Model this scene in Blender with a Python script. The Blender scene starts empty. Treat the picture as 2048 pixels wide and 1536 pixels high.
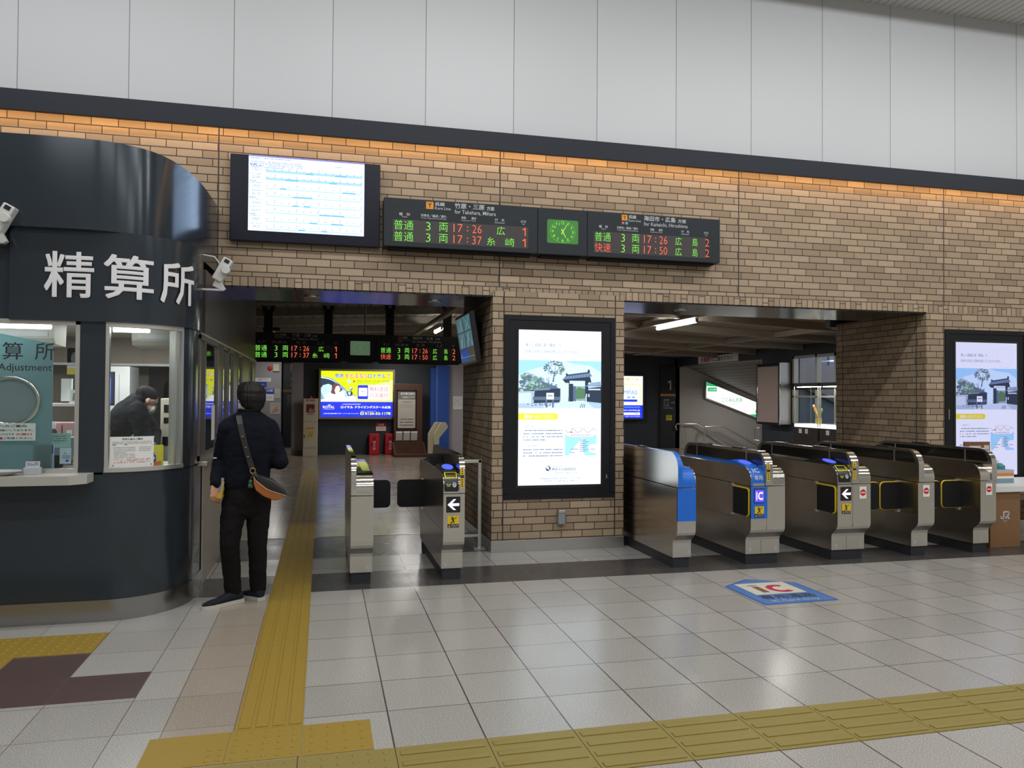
import bpy, bmesh, math, random
from mathutils import Vector, Matrix
random.seed(7)
PI = math.pi
scene = bpy.context.scene
COL = scene.collection

# ------------------------------------------------------------------ camera, world, exposure, lamps
cam_d = bpy.data.cameras.new('camera')
cam_d.sensor_width = 36.0
cam_d.lens = 36.0 * 1539.0 / 2048.0
cam_d.clip_end = 200
cam = bpy.data.objects.new('camera', cam_d)
COL.objects.link(cam)
CAM_R = ((0.97099, -0.01022, -0.23890), (-0.23900, -0.01404, -0.97092), (0.00657, 0.99985, -0.01607))
cam.matrix_world = Matrix.Translation((0, 0, 1.6)) @ Matrix(CAM_R).to_4x4()
scene.camera = cam
world = bpy.data.worlds.new('world'); scene.world = world
world.use_nodes = True
world.node_tree.nodes['Background'].inputs[0].default_value = (0.36, 0.38, 0.44, 1)
world.node_tree.nodes['Background'].inputs[1].default_value = 1.6
vs = scene.view_settings
vs.view_transform = 'Standard'; vs.look = 'None'; vs.gamma = 1.0; vs.use_curve_mapping = False
vs.exposure = 0.0
scene.cycles.use_denoising = True
scene.cycles.max_bounces = 8
scene.cycles.caustics_reflective = False
scene.cycles.caustics_refractive = False

def area(name, loc, size, power, color=(1, 1, 1), rot=(0, 0, 0), spread=180):
    d = bpy.data.lights.new(name, 'AREA'); d.shape = 'RECTANGLE'
    d.size, d.size_y = size; d.energy = power; d.color = color; d.spread = math.radians(spread)
    o = bpy.data.objects.new(name, d); o.location = loc; o.rotation_euler = rot
    COL.objects.link(o); return o
# rows of fluorescent lamps under the concourse ceiling
LAMP = 121
for yy, k in ((4.9, .60), (1.0, .76), (-3.0, .70)):
    for xx in (-3.0, 1.4, 5.8, 10.2):
        area('concourse_lamp', (xx, yy, 6.12), (3.6, .22), LAMP * k, (.985, .995, 1.0), (math.radians(24 if yy > 4 else 0), 0, 0))
# platform-side lamps inside the gates
for xx in (2.0, 7.2):
    for yy in (11.5, 16.0, 19.5):
        if xx == 2.0 and yy == 11.5: continue
        area('passage_light', (xx, yy, 2.72), (.12, 1.2), 30 if xx < 5 else 48, (1.0, .965, .92))
area('passage_light', (-1.3, 22.6, 2.85), (.12, 1.2), 22, (1.0, .97, .94))  # no fitting here: light added to brighten the grey service wall
area('stair_fill', (12.4, 20.4, 1.95), (.12, 1.2), 26, (1.0, .97, .94))  # unseen light added to brighten the stair wall

# ------------------------------------------------------------------ materials
MATS = {}
def mat(name, col=(.5, .5, .5), rough=.6, metal=0.0, emit=None, es=0.0, spec=.5, coat=0.0, noise=0.0, nscale=40.0, bump=0.0):
    if name in MATS: return MATS[name]
    m = bpy.data.materials.new(name); m.use_nodes = True
    nt = m.node_tree; b = nt.nodes['Principled BSDF']
    b.inputs['Base Color'].default_value = (*col, 1); b.inputs['Roughness'].default_value = rough
    b.inputs['Metallic'].default_value = metal; b.inputs['Specular IOR Level'].default_value = spec
    if coat: b.inputs['Coat Weight'].default_value = coat; b.inputs['Coat Roughness'].default_value = .08
    if emit is not None:
        b.inputs['Emission Color'].default_value = (*emit, 1); b.inputs['Emission Strength'].default_value = es
    if noise or bump:
        tc = nt.nodes.new('ShaderNodeTexCoord'); nz = nt.nodes.new('ShaderNodeTexNoise')
        nz.inputs['Scale'].default_value = nscale; nz.inputs['Detail'].default_value = 4
        nt.links.new(tc.outputs['Object'], nz.inputs['Vector'])
        if noise:
            mx = nt.nodes.new('ShaderNodeMix'); mx.data_type = 'RGBA'
            mx.inputs['A'].default_value = (*[c * (1 - noise) for c in col], 1)
            mx.inputs['B'].default_value = (*[min(1, c * (1 + noise)) for c in col], 1)
            nt.links.new(nz.outputs['Fac'], mx.inputs['Factor']); nt.links.new(mx.outputs['Result'], b.inputs['Base Color'])
        if bump:
            bp = nt.nodes.new('ShaderNodeBump'); bp.inputs['Strength'].default_value = bump; bp.inputs['Distance'].default_value = .01
            nt.links.new(nz.outputs['Fac'], bp.inputs['Height']); nt.links.new(bp.outputs['Normal'], b.inputs['Normal'])
    MATS[name] = m
    return m
def glow(name, col, s=1.0, sample=True):
    m = mat(name, (0, 0, 0), .35, emit=col, es=s, spec=.3)
    if not sample: m.cycles.emission_sampling = 'NONE'
    return m
def srgb(r, g, b):
    f = lambda c: (c / 255 / 12.92) if c <= 10 else ((c / 255 + .055) / 1.055) ** 2.4
    return (f(r), f(g), f(b))

class NT:   # tiny node helper
    def __init__(s, m): s.nt = m.node_tree; s.b = s.nt.nodes['Principled BSDF']
    def n(s, t): return s.nt.nodes.new(t)
    def l(s, a, b): s.nt.links.new(a, b)
    def m(s, op, a, b=None, c=None):
        x = s.n('ShaderNodeMath'); x.operation = op
        for i, v in enumerate((a, b, c)):
            if v is None: continue
            if isinstance(v, (int, float)): x.inputs[i].default_value = v
            else: s.l(v, x.inputs[i])
        return x.outputs[0]
    def mix(s, f, a, b):
        x = s.n('ShaderNodeMix'); x.data_type = 'RGBA'
        for k, v in (('Factor', f), ('A', a), ('B', b)):
            if isinstance(v, (int, float)): x.inputs[k].default_value = v
            elif isinstance(v, tuple): x.inputs[k].default_value = (*v, 1)
            else: s.l(v, x.inputs[k])
        return x.outputs['Result']
    def xyz(s):
        tc = s.n('ShaderNodeTexCoord'); sp = s.n('ShaderNodeSeparateXYZ'); s.l(tc.outputs['Object'], sp.inputs[0])
        s.tc = tc
        return sp.outputs
    def rnd(s, a, b, seed=0.0):
        cb = s.n('ShaderNodeCombineXYZ'); s.l(a, cb.inputs[0]); s.l(b, cb.inputs[1]); cb.inputs[2].default_value = seed
        w = s.n('ShaderNodeTexWhiteNoise'); w.noise_dimensions = '3D'; s.l(cb.outputs[0], w.inputs['Vector']); return w.outputs['Value']
    def noise(s, scale, detail=3):
        z = s.n('ShaderNodeTexNoise'); z.inputs['Scale'].default_value = scale; z.inputs['Detail'].default_value = detail
        s.l(s.tc.outputs['Object'], z.inputs['Vector']); return z.outputs['Fac']
    def bump(s, h, strength=.5, dist=.004):
        bp = s.n('ShaderNodeBump'); bp.inputs['Strength'].default_value = strength; bp.inputs['Distance'].default_value = dist
        s.l(h, bp.inputs['Height']); s.l(bp.outputs['Normal'], s.b.inputs['Normal'])

def grid_mask(h, u, L, g):
    """1 inside a cell, 0 in the joint; and the cell index."""
    t = h.m('DIVIDE', u, L); i = h.m('FLOOR', t); f = h.m('SUBTRACT', t, i)
    d = h.m('MINIMUM', f, h.m('SUBTRACT', 1.0, f))
    return h.m('GREATER_THAN', d, g / L / 2), i

def brick_mat(name, axis=0, seams=None, soldier=False):
    m = mat(name, rough=.75); h = NT(m); X = h.xyz()
    u = X[axis]; v = X[2]
    if soldier:
        L, H = .0716, .20
        mu, iu = grid_mask(h, h.m('ADD', u, 5.0), L, .008)
        r0 = h.rnd(iu, iu, 3.0)
        # some upright bricks are cut once
        cut = h.m('GREATER_THAN', r0, .72)
        pos = h.m('ADD', 2.672, h.m('MULTIPLY', h.rnd(iu, iu, 9.0), .05))
        near = h.m('LESS_THAN', h.m('ABSOLUTE', h.m('SUBTRACT', v, pos)), .004)
        mask = h.m('MULTIPLY', mu, h.m('SUBTRACT', 1.0, h.m('MULTIPLY', cut, near)))
        mask = h.m('MULTIPLY', mask, h.m('LESS_THAN', v, 2.727))
        r = h.rnd(iu, iu, 1.0)
    else:
        H, L = .0757, .2285
        mv, iv = grid_mask(h, h.m('ADD', v, .0237), H, .0094)
        uu = h.m('ADD', h.m('ADD', u, 20.0), h.m('MULTIPLY', iv, L * .4))
        mu, iu = grid_mask(h, uu, L, .0082)
        mask = h.m('MULTIPLY', mu, mv)
        r = h.rnd(iu, iv)
        if seams:
            s0, ds = seams
            ms, _ = grid_mask(h, h.m('ADD', u, -s0 + 20 * ds), ds, .013)
            mask = h.m('MULTIPLY', mask, ms)
    nz = h.noise(55); nb = h.noise(6)
    c = h.mix(r, srgb(148, 128, 104), srgb(187, 165, 137))
    c = h.mix(h.m('MULTIPLY', nz, .35), c, srgb(132, 110, 86))
    c = h.mix(h.m('MULTIPLY', nb, .2), c, srgb(156, 136, 112))
    c = h.mix(mask, srgb(54, 45, 44), c)
    h.l(c, h.b.inputs['Base Color'])
    h.bump(h.m('ADD', mask, h.m('MULTIPLY', nz, .25)), .55, .004)
    h.b.inputs['Roughness'].default_value = .62
    return m

def tile_mat(name, lx, ly, x0, y0, ca, cb, cg, g=.004, rough=.3, speck=.2, gx=None, nsc=165, bumpy=.10):
    m = mat(name, rough=rough); h = NT(m); X = h.xyz()
    mx, ix = grid_mask(h, h.m('ADD', X[0], -x0 + 60 * lx), lx, gx or g)
    my, iy = grid_mask(h, h.m('ADD', X[1], -y0 + 60 * ly), ly, g)
    mask = h.m('MULTIPLY', mx, my)
    r = h.rnd(ix, iy); nz = h.noise(nsc, 2); n2 = h.noise(3.0, 2)
    c = h.mix(r, ca, cb)
    dark = tuple(x * (1 - 2.6 * speck) for x in ca); lite = tuple(min(1, x * (1 + 1.6 * speck)) for x in cb)
    sp = h.m('SMOOTH_MIN', h.m('MAXIMUM', h.m('MULTIPLY', h.m('SUBTRACT', nz, .38), 4.0), 0.0), 1.0, .1)
    c = h.mix(h.m('MULTIPLY', h.m('SUBTRACT', 1.0, sp), .55), c, dark)
    c = h.mix(h.m('MULTIPLY', h.m('GREATER_THAN', nz, .60), .5), c, lite)
    c = h.mix(mask, cg, c)
    h.l(c, h.b.inputs['Base Color'])
    rr = h.m('ADD', rough - .06, h.m('MULTIPLY', n2, .14))
    h.l(rr, h.b.inputs['Roughness'])
    h.bump(h.m('ADD', mask, h.m('MULTIPLY', nz, bumpy)), .35, .002)
    return m

def steel_mat(name, col=(.56, .53, .49), rough=.3, axis=2):
    m = mat(name, col, rough, 1.0); h = NT(m); X = h.xyz()
    mp = h.n('ShaderNodeMapping'); sc = [160.0, 160.0, 160.0]; sc[axis] = 2.0
    if axis == 1: sc = [160, 3, 160]
    mp.inputs['Scale'].default_value = sc; h.l(h.tc.outputs['Object'], mp.inputs['Vector'])
    z = h.n('ShaderNodeTexNoise'); z.inputs['Scale'].default_value = 1.0; z.inputs['Detail'].default_value = 3; h.l(mp.outputs[0], z.inputs['Vector'])
    h.l(h.m('ADD', rough - .02, h.m('MULTIPLY', z.outputs['Fac'], .025)), h.b.inputs['Roughness'])
    return m

STEEL = steel_mat('brushed_steel', (.66, .635, .585), .34)
STEEL_T = steel_mat('polished_steel', (.70, .68, .64), .13, 0)
STEEL_D = steel_mat('brushed_steel_side', (.55, .51, .455), .24, 1)
CHROME = mat('chrome', (.72, .71, .68), .12, 1.0)
ALU = mat('aluminium', (.52, .50, .45), .4, .85)
ALU_L = mat('pale_aluminium', (.62, .61, .58), .35, .8)
SIDE_ALU = mat('side_frame_metal', (.30, .29, .27), .3, .9)
DARKPANEL = mat('dark_panel', srgb(47, 55, 62), .34, .25, noise=.04, nscale=8)
DARKBAND = mat('dark_band', srgb(34, 39, 48), .55, spec=.3)
DARKWALL = mat('dark_wall', srgb(52, 58, 66), .5, noise=.05, nscale=5)
BLACK = mat('black_plastic', (.012, .012, .013), .3)
BLACKM = mat('matt_black', (.011, .011, .012), .6, spec=.25)
FRAMEBLK = mat('black_frame', (.008, .009, .012), .5, spec=.3)
WHITE = mat('white_paint', (.74, .74, .74), .5)
CREAM = mat('cream_paint', srgb(205, 196, 172), .5)
PAPER = mat('paper', (.78, .78, .76), .7)
GREYW = mat('grey_wall', srgb(168, 164, 168), .6, noise=.04, nscale=10)
YELLOW = mat('safety_yellow', srgb(226, 190, 20), .45)
RED = mat('sign_red', srgb(205, 30, 40), .45)
BLUE = mat('gate_blue', srgb(30, 108, 212), .38)
ORANGE = mat('line_orange', srgb(226, 150, 30), .5)
INK = mat('ink', (.03, .03, .035), .7)
INK_BLUE = mat('ink_blue', srgb(30, 70, 165), .7)
INK_RED = mat('ink_red', srgb(200, 40, 45), .7)
INK_GREY = mat('ink_grey', (.32, .32, .34), .7)
WOOD = mat('dark_wood', srgb(78, 48, 36), .45, noise=.25, nscale=14)
GREEN = mat('sign_green', srgb(20, 120, 70), .5)

# ------------------------------------------------------------------ mesh helpers
class MB:
    def __init__(s): s.bm = bmesh.new(); s.mats = []
    def mi(s, m):
        if m not in s.mats: s.mats.append(m)
        return s.mats.index(m)
    def face(s, pts, m):
        vs_ = [s.bm.verts.new(p) for p in pts]
        f = s.bm.faces.new(vs_); f.material_index = s.mi(m); return f
    def box(s, x0, x1, y0, y1, z0, z1, m, bev=0.0):
        vs_ = [s.bm.verts.new((x, y, z)) for x in (x0, x1) for y in (y0, y1) for z in (z0, z1)]
        fs = []
        for q in ((0, 1, 3, 2), (4, 6, 7, 5), (0, 4, 5, 1), (2, 3, 7, 6), (0, 2, 6, 4), (1, 5, 7, 3)):
            f = s.bm.faces.new([vs_[i] for i in q]); f.material_index = s.mi(m); fs.append(f)
        if bev:
            es = list({e for f in fs for e in f.edges})
            r = bmesh.ops.bevel(s.bm, geom=es, offset=bev, segments=2, affect='EDGES', profile=.6, clamp_overlap=True)
            for f in r['faces']: f.material_index = s.mi(m)
        return s
    def prism(s, pts, axis, a, b, m, m_side=None, cap=True):
        """extrude a closed 2-D outline along axis from a to b. axis 0: pts=(y,z); 1: (x,z); 2: (x,y)"""
        def P(p, t): return (t, p[0], p[1]) if axis == 0 else ((p[0], t, p[1]) if axis == 1 else (p[0], p[1], t))
        A = [s.bm.verts.new(P(p, a)) for p in pts]; B = [s.bm.verts.new(P(p, b)) for p in pts]
        n = len(pts)
        for i in range(n):
            f = s.bm.faces.new((A[i], A[(i + 1) % n], B[(i + 1) % n], B[i])); f.material_index = s.mi(m_side or m)
        if cap:
            f = s.bm.faces.new(A); f.material_index = s.mi(m)
            f = s.bm.faces.new(B[::-1]); f.material_index = s.mi(m)
        return s
    def tube(s, pts, r, m, seg=10, closed=False, caps=True):
        pts = [Vector(p) for p in pts]; n = len(pts); rings = []
        rr = r if isinstance(r, (list, tuple)) else [r] * n
        up = Vector((0, 0, 1))
        prev = None
        for i, p in enumerate(pts):
            if closed: t = pts[(i + 1) % n] - pts[i - 1]
            else: t = (pts[min(i + 1, n - 1)] - pts[max(i - 1, 0)])
            t.normalize()
            if prev is None:
                a = t.cross(up)
                if a.length < .05: a = t.cross(Vector((1, 0, 0)))
            else:
                a = prev - t * prev.dot(t)
            a.normalize(); prev = a; b = t.cross(a)
            rings.append([s.bm.verts.new(p + (a * math.cos(2 * PI * k / seg) + b * math.sin(2 * PI * k / seg)) * rr[i]) for k in range(seg)])
        k = s.mi(m)
        for i in range(n if closed else n - 1):
            A, B = rings[i], rings[(i + 1) % n]
            for j in range(seg):
                f = s.bm.faces.new((A[j], A[(j + 1) % seg], B[(j + 1) % seg], B[j])); f.material_index = k; f.smooth = True
        if not closed and caps:
            s.bm.faces.new(rings[0][::-1]).material_index = k; s.bm.faces.new(rings[-1]).material_index = k
        return s
    def cyl(s, c, r, h, m, axis=2, seg=24, r2=None):
        d = [Vector((1, 0, 0)), Vector((0, 1, 0)), Vector((0, 0, 1))][axis]
        c = Vector(c); s.tube([c, c + d * h], [r, r if r2 is None else r2], m, seg); return s
    def lathe(s, c, prof, m, seg=24):
        rings = []
        for (r, z) in prof:
            rings.append([s.bm.verts.new((c[0] + r * math.cos(2 * PI * k / seg), c[1] + r * math.sin(2 * PI * k / seg), c[2] + z)) for k in range(seg)])
        k = s.mi(m)
        for A, B in zip(rings, rings[1:]):
            for j in range(seg):
                f = s.bm.faces.new((A[j], A[(j + 1) % seg], B[(j + 1) % seg], B[j])); f.material_index = k; f.smooth = True
        s.bm.faces.new(rings[0][::-1]).material_index = k; s.bm.faces.new(rings[-1]).material_index = k
        return s
    def build(s, name, parent=None, smooth=False, recalc=True, xf=None):
        if xf is not None: bmesh.ops.transform(s.bm, matrix=xf, verts=s.bm.verts)
        if recalc: bmesh.ops.recalc_face_normals(s.bm, faces=s.bm.faces)
        me = bpy.data.meshes.new(name); s.bm.to_mesh(me); s.bm.free()
        for m in s.mats: me.materials.append(m)
        if smooth: me.polygons.foreach_set('use_smooth', [True] * len(me.polygons))
        if not getattr(s, 'O', None) and any(p.use_smooth for p in me.polygons): me.set_sharp_from_angle(angle=math.radians(40))
        o = bpy.data.objects.new(name, me); COL.objects.link(o)
        if parent: o.parent = parent
        return o

def tag(o, label=None, cat=None, group=None, kind=None):
    if label: o['label'] = label
    if cat: o['category'] = cat
    if group: o['group'] = group
    if kind: o['kind'] = kind
    return o
def thing(name, label, cat, loc=(0, 0, 0), rz=0.0, group=None):
    o = bpy.data.objects.new(name, None); COL.objects.link(o); o.empty_display_size = .1
    o.location = loc; o.rotation_euler = (0, 0, rz)
    return tag(o, label, cat, group)
def struct(o): o['kind'] = 'structure'; return o
def dup(root, loc, label, rz=None):
    r = root.copy(); COL.objects.link(r); r.location = loc; r['label'] = label
    if rz is not None: r.rotation_euler = (0, 0, rz)
    for ch in list(root.children):
        c = ch.copy(); COL.objects.link(c); c.parent = r
        for g in list(ch.children):
            d = g.copy(); COL.objects.link(d); d.parent = c
    return r

_tc = {}
def glyphs(text, bold=0.0):
    key = (text, bold)
    if key in _tc: return _tc[key]
    cu = bpy.data.curves.new('lettering_source', 'FONT'); cu.body = text; cu.size = 1; cu.resolution_u = 2
    cu.offset = bold
    o = bpy.data.objects.new('lettering_source', cu); COL.objects.link(o)
    me = bpy.data.meshes.new_from_object(o)
    v = [tuple(x.co) for x in me.vertices]; f = [tuple(p.vertices) for p in me.polygons]
    bpy.data.objects.remove(o); bpy.data.curves.remove(cu); bpy.data.meshes.remove(me)
    if not v: v = [(0, 0, 0)]
    xs = [p[0] for p in v]; ys = [p[1] for p in v]
    _tc[key] = (v, f, min(xs), max(xs), min(ys), max(ys)); return _tc[key]

class Sheet(MB):
    """flat graphics on a plane: origin O, unit right U, unit up V; layers are lifted along the normal."""
    def __init__(s, O, U, V, lift=.0012, mapf=None):
        super().__init__(); s.O = Vector(O); s.U = Vector(U); s.V = Vector(V); s.N = s.U.cross(s.V); s.lift = lift; s.mapf = mapf
    def P(s, x, y, k):
        if s.mapf: return s.mapf(x, y, k * s.lift)
        return s.O + s.U * x + s.V * y + s.N * (k * s.lift)
    def poly(s, pts, m, k=0): s.face([s.P(x, y, k) for x, y in pts], m)
    def rect(s, x0, y0, x1, y1, m, k=0): s.poly([(x0, y0), (x1, y0), (x1, y1), (x0, y1)], m, k)
    def rrect(s, x0, y0, x1, y1, r, m, k=0, corners=(1, 1, 1, 1), n=4):
        pts = []
        for (cx, cy, a, on, px, py) in ((x1 - r, y1 - r, 0, corners[2], x1, y1), (x0 + r, y1 - r, 90, corners[3], x0, y1),
                                        (x0 + r, y0 + r, 180, corners[0], x0, y0), (x1 - r, y0 + r, 270, corners[1], x1, y0)):
            if on: pts += [(cx + r * math.cos(math.radians(a + 90 * i / n)), cy + r * math.sin(math.radians(a + 90 * i / n))) for i in range(n + 1)]
            else: pts.append((px, py))
        s.poly(pts, m, k)
    def disc(s, cx, cy, rx, m, k=0, ry=None, seg=20, a0=0, a1=360):
        ry = rx if ry is None else ry; full = a1 - a0 >= 360
        n = seg if full else seg + 1
        s.poly([(cx + rx * math.cos(math.radians(a0 + (a1 - a0) * i / seg)), cy + ry * math.sin(math.radians(a0 + (a1 - a0) * i / seg))) for i in range(n)], m, k)
    def line(s, x0, y0, x1, y1, w, m, k=0, w2=None):
        d = Vector((x1 - x0, y1 - y0)); d.normalize(); n = Vector((-d.y, d.x)) * w / 2; n2 = n if w2 is None else n * (w2 / w)
        s.poly([(x0 - n.x, y0 - n.y), (x1 - n2.x, y1 - n2.y), (x1 + n2.x, y1 + n2.y), (x0 + n.x, y0 + n.y)], m, k)
    def text(s, t, x0, y0, x1, y1, m, k=1, bold=0.0):
        """fit the lettering into the box"""
        if bold > .006:
            # heavy strokes for kanji and kana: shifted copies instead of an outline offset
            n_ = max(1, len(t)); dx = bold * (x1 - x0) / n_ * .8; dy = bold * (y1 - y0) * .8
            for (p, q) in ((-1, -1), (1, -1), (1, 1), (-1, 1)): s.text(t, x0 + dx + p * dx, y0 + dy + q * dy, x1 - dx + p * dx, y1 - dy + q * dy, m, k + .02 * (p + 2 * q))
            return
        if t == '1':   # a plain upright figure with a small flag
            w_ = x1 - x0; h_ = y1 - y0; s_ = min(.13 * h_, .5 * w_)
            s.poly([(x1 - s_, y0), (x1, y0), (x1, y1), (x1 - s_, y1)], m, k); s.poly([(x1 - s_, y1), (x1 - s_, y1 - s_ * 1.35), (x0, y1 - .30 * h_), (x0, y1 - .30 * h_ + s_ * 1.1)], m, k); return
        v, f, a, b, c, d = glyphs(t, bold); w = max(b - a, 1e-4); h = max(d - c, 1e-4)
        v = [(x0 + (p[0] - a) / w * (x1 - x0), y0 + (p[1] - c) / h * (y1 - y0)) for p in v]
        if s.mapf:   # on a curved surface: cut the glyphs so that they follow it
            tb = bmesh.new(); tv = [tb.verts.new((p[0], p[1], 0)) for p in v]
            for p in f:
                try: tb.faces.new([tv[j] for j in p])
                except ValueError: pass
            for n_, lo, hi in (((1, 0, 0), x0, x1), ((0, 1, 0), y0, y1)):
                for i in range(1, 8): bmesh.ops.bisect_plane(tb, geom=tb.verts[:] + tb.edges[:] + tb.faces[:], plane_co=[c_ * (lo + (hi - lo) * i / 8) for c_ in n_], plane_no=n_)
            tb.verts.index_update(); v = [(q.co.x, q.co.y) for q in tb.verts]; f = [tuple(q.index for q in p.verts) for p in tb.faces]; tb.free()
        q = [s.bm.verts.new(s.P(p[0], p[1], k)) for p in v]
        i = s.mi(m)
        for p in f:
            try: s.bm.faces.new([q[j] for j in p]).material_index = i
            except ValueError: pass
    def lines(s, x0, x1, ytop, dy, n, h, m, k=1, seed=1, fill=.95):
        """rows of tiny illegible print"""
        rg = random.Random(seed)
        for r in range(n):
            y = ytop - r * dy; x = x0; end = x1 if r % 4 != 3 else x0 + (x1 - x0) * rg.uniform(.45, .8)
            while x < end:
                w = h * rg.choice((.7, .9, 1.0, 1.6)); 
                if rg.random() < fill: s.rect(x, y - h, min(x + w, end), y, m, k)
                x += w + h * rg.choice((.25, .3, .6))
    def build(s, name, parent=None, **kw): return super().build(name, parent, recalc=False, **kw)

def wall_sheet(x0, y, z0, lift=.0012): return Sheet((x0, y, z0), (1, 0, 0), (0, 0, 1), lift)

# ------------------------------------------------------------------ floor
TILE = tile_mat('concourse_tile', .4246, .42, -.09, 6.485, srgb(167, 164, 158), srgb(178, 175, 169), srgb(78, 70, 66), gx=.008, g=.0055, rough=.24)
TILE_N = tile_mat('narrow_tile', .22, .42, -.94, 6.485, srgb(167, 164, 158), srgb(178, 175, 169), srgb(92, 84, 80))
TILE_L = tile_mat('left_tile', .4265, .42, -.94, 6.485, srgb(167, 164, 158), srgb(178, 175, 169), srgb(98, 90, 86))
TILE_P = tile_mat('rosy_tile', .325, .42, -.72, 6.485, srgb(160, 149, 134), srgb(168, 157, 143), srgb(104, 94, 88))
TILE_D = tile_mat('dark_tile', .2123, .215, -.09, 6.485, srgb(66, 63, 63), srgb(76, 72, 72), srgb(96, 92, 90), g=.003, speck=.1, rough=.25)
TILE_B = tile_mat('brown_tile', .4265, .42, -1.795, 6.485, srgb(86, 70, 68), srgb(92, 75, 72), srgb(104, 94, 88), g=.003, speck=.12)
TILE_I = tile_mat('passage_tile', .4246, .42, -.09, 8.95, srgb(150, 138, 122), srgb(162, 150, 134), srgb(78, 70, 64), rough=.2, speck=.1)
def floor_pick(x, y):
    if y > 8.95: return TILE_I
    if y > 7.80: return TILE_D
    if y > 7.13: return TILE
    if y > 6.485: return TILE_D
    if x < -.94:
        if (x < -1.367 and 4.43 < y < 5.045) or (-1.795 < x < -1.367 and 4.43 < y < 5.25) or (-1.367 < x < -.94 and 4.43 < y < 4.83): return TILE_B
        return TILE_L
    if x < -.72: return TILE_N
    if x < -.39: return TILE_P
    return TILE
mb = MB()
xs = [-8, -1.795, -1.367, -.94, -.72, -.39, 14]; ys = [-7, 4.43, 4.83, 5.045, 5.25, 6.485, 7.13, 7.80, 8.95, 24.6]
for i in range(len(xs) - 1):
    for j in range(len(ys) - 1):
        m_ = floor_pick((xs[i] + xs[i + 1]) / 2, (ys[j] + ys[j + 1]) / 2)
        mb.face([(xs[i], ys[j], 0), (xs[i + 1], ys[j], 0), (xs[i + 1], ys[j + 1], 0), (xs[i], ys[j + 1], 0)], m_)
bmesh.ops.remove_doubles(mb.bm, verts=mb.bm.verts, dist=1e-4)
struct(mb.build('floor'))
mb = MB(); mb.box(-.97, 7.0, 8.935, 8.965, -.01, .004, ALU_L); struct(mb.build('trim_1'))

# tactile paving
TACT = mat('tactile_yellow', srgb(150, 124, 46), .5, noise=.08, nscale=60)
TACT_D = mat('tactile_yellow_dull', srgb(138, 123, 64), .5, noise=.08, nscale=60)
def tactile(name, label, rects, dots=(), bars=(), m=TACT, dome=None):
    mb = MB()
    for (x0, x1, y0, y1) in rects: mb.box(x0, x1, y0, y1, -.01, .003, m, bev=0)
    for (x, y, r) in dots: mb.lathe((x, y, .002), [(r, 0), (r * .85, .004), (r * .5, .0055), (.002, .006)], dome or m, 10)
    for (x0, x1, y0, y1) in bars:
        mb.box(x0, x1, y0, y1, .002, .0075, m, bev=.002)
    return tag(mb.build(name), label, 'tactile paving')
# the long line that runs through the gate: four flat ribs
bars = []
y = 3.90
while y < 16.9:
    for k in range(4):
        x = -.374 + k * .078
        bars.append((x, x + .056, y, min(y + 1.235, 16.9)))
    y += 1.24
tactile('tactile_guide_line', 'long yellow ribbed guide line running through the open gate past the standing person', [(-.39, -.075, 3.885, 17.0)], bars=bars)
def grid(x0, x1, y0, y1, nx, ny, r): return [(x0 + (i + .5) * (x1 - x0) / nx, y0 + (j + .5) * (y1 - y0) / ny, r) for i in range(nx) for j in range(ny)]
tactile('tactile_warning_tile', 'smooth yellow corner tile left of the guide line foot', [(-.757, -.405, 3.555, 3.875)], grid(-.5, -.405, 3.56, 3.72, 2, 3, .009))
tactile('tactile_warning_tile', 'yellow studded tile at the very foot of the ribbed guide line', [(-.402, -.078, 3.553, 3.883)], grid(-.40, -.08, 3.555, 3.88, 5, 5, .011))
tactile('tactile_warning_tile', 'yellow studded tile with rounded end right of the guide line foot', [(-.075, .242, 3.55, 3.878)], grid(-.07, .235, 3.555, 3.87, 4, 4, .011))
rects = []; bars = []; dots = []
xk = -.94 + .0
x = -.94
while x < 13.5:
    rects.append((x + .002, x + .423, 3.125, 3.541))
    if x > .3:
        for k in range(4): bars.append((x + .02, x + .405, 3.15 + k * .102, 3.15 + k * .102 + .045))
    else: dots += grid(x + .01, x + .415, 3.13, 3.535, 6, 6, .015)
    x += .4246
tactile('tactile_cross_line', 'wide dull yellow tactile line crossing the foreground floor to the right', rects, dots, bars, TACT_D)
tactile('tactile_warning_strip', 'yellow dotted strip on the floor in front of the ticket window', [(-4.4, -1.369, 5.252, 5.668), (-4.4, -1.797, 5.05, 5.25)],
        grid(-2.9, -1.37, 5.255, 5.665, 22, 6, .017) + grid(-2.9, -1.80, 5.06, 5.25, 16, 3, .017))
for (x0, x1, lab) in ((-2.08, -.98, ''),): pass

# floor decal: IC only lane
DEC = mat('decal_blue', srgb(82, 120, 178), .5); DEC_E = mat('decal_edge_blue', srgb(44, 92, 178), .5)
DEC_W = mat('decal_white', srgb(206, 204, 188), .5); DEC_R = mat('decal_red', srgb(186, 40, 74), .5); DEC_B = mat('decal_brown', srgb(128, 88, 66), .5)
DEC_K = mat('decal_ink', srgb(60, 64, 74), .6); DEC_P = mat('decal_pale', srgb(176, 196, 214), .6)
sh = Sheet((3.335, 5.325, .0012), (1, 0, 0), (0, 1, 0), .0006)
sh.poly([(0, 0), (.67, .015), (.665, .595), (.31, .80), (-.01, .60)], DEC_E, 0)
sh.poly([(.018, .018), (.652, .032), (.647, .588), (.31, .778), (.008, .592)], DEC, 1)
sh.rect(.10, .285, .565, .645, DEC_W, 2)
sh.poly([(.20, .34), (.26, .34), (.26, .53), (.20, .53)], DEC_B, 3)
sh.disc(.225, .565, .05, DEC_B, 3, .012, 14)
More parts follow.
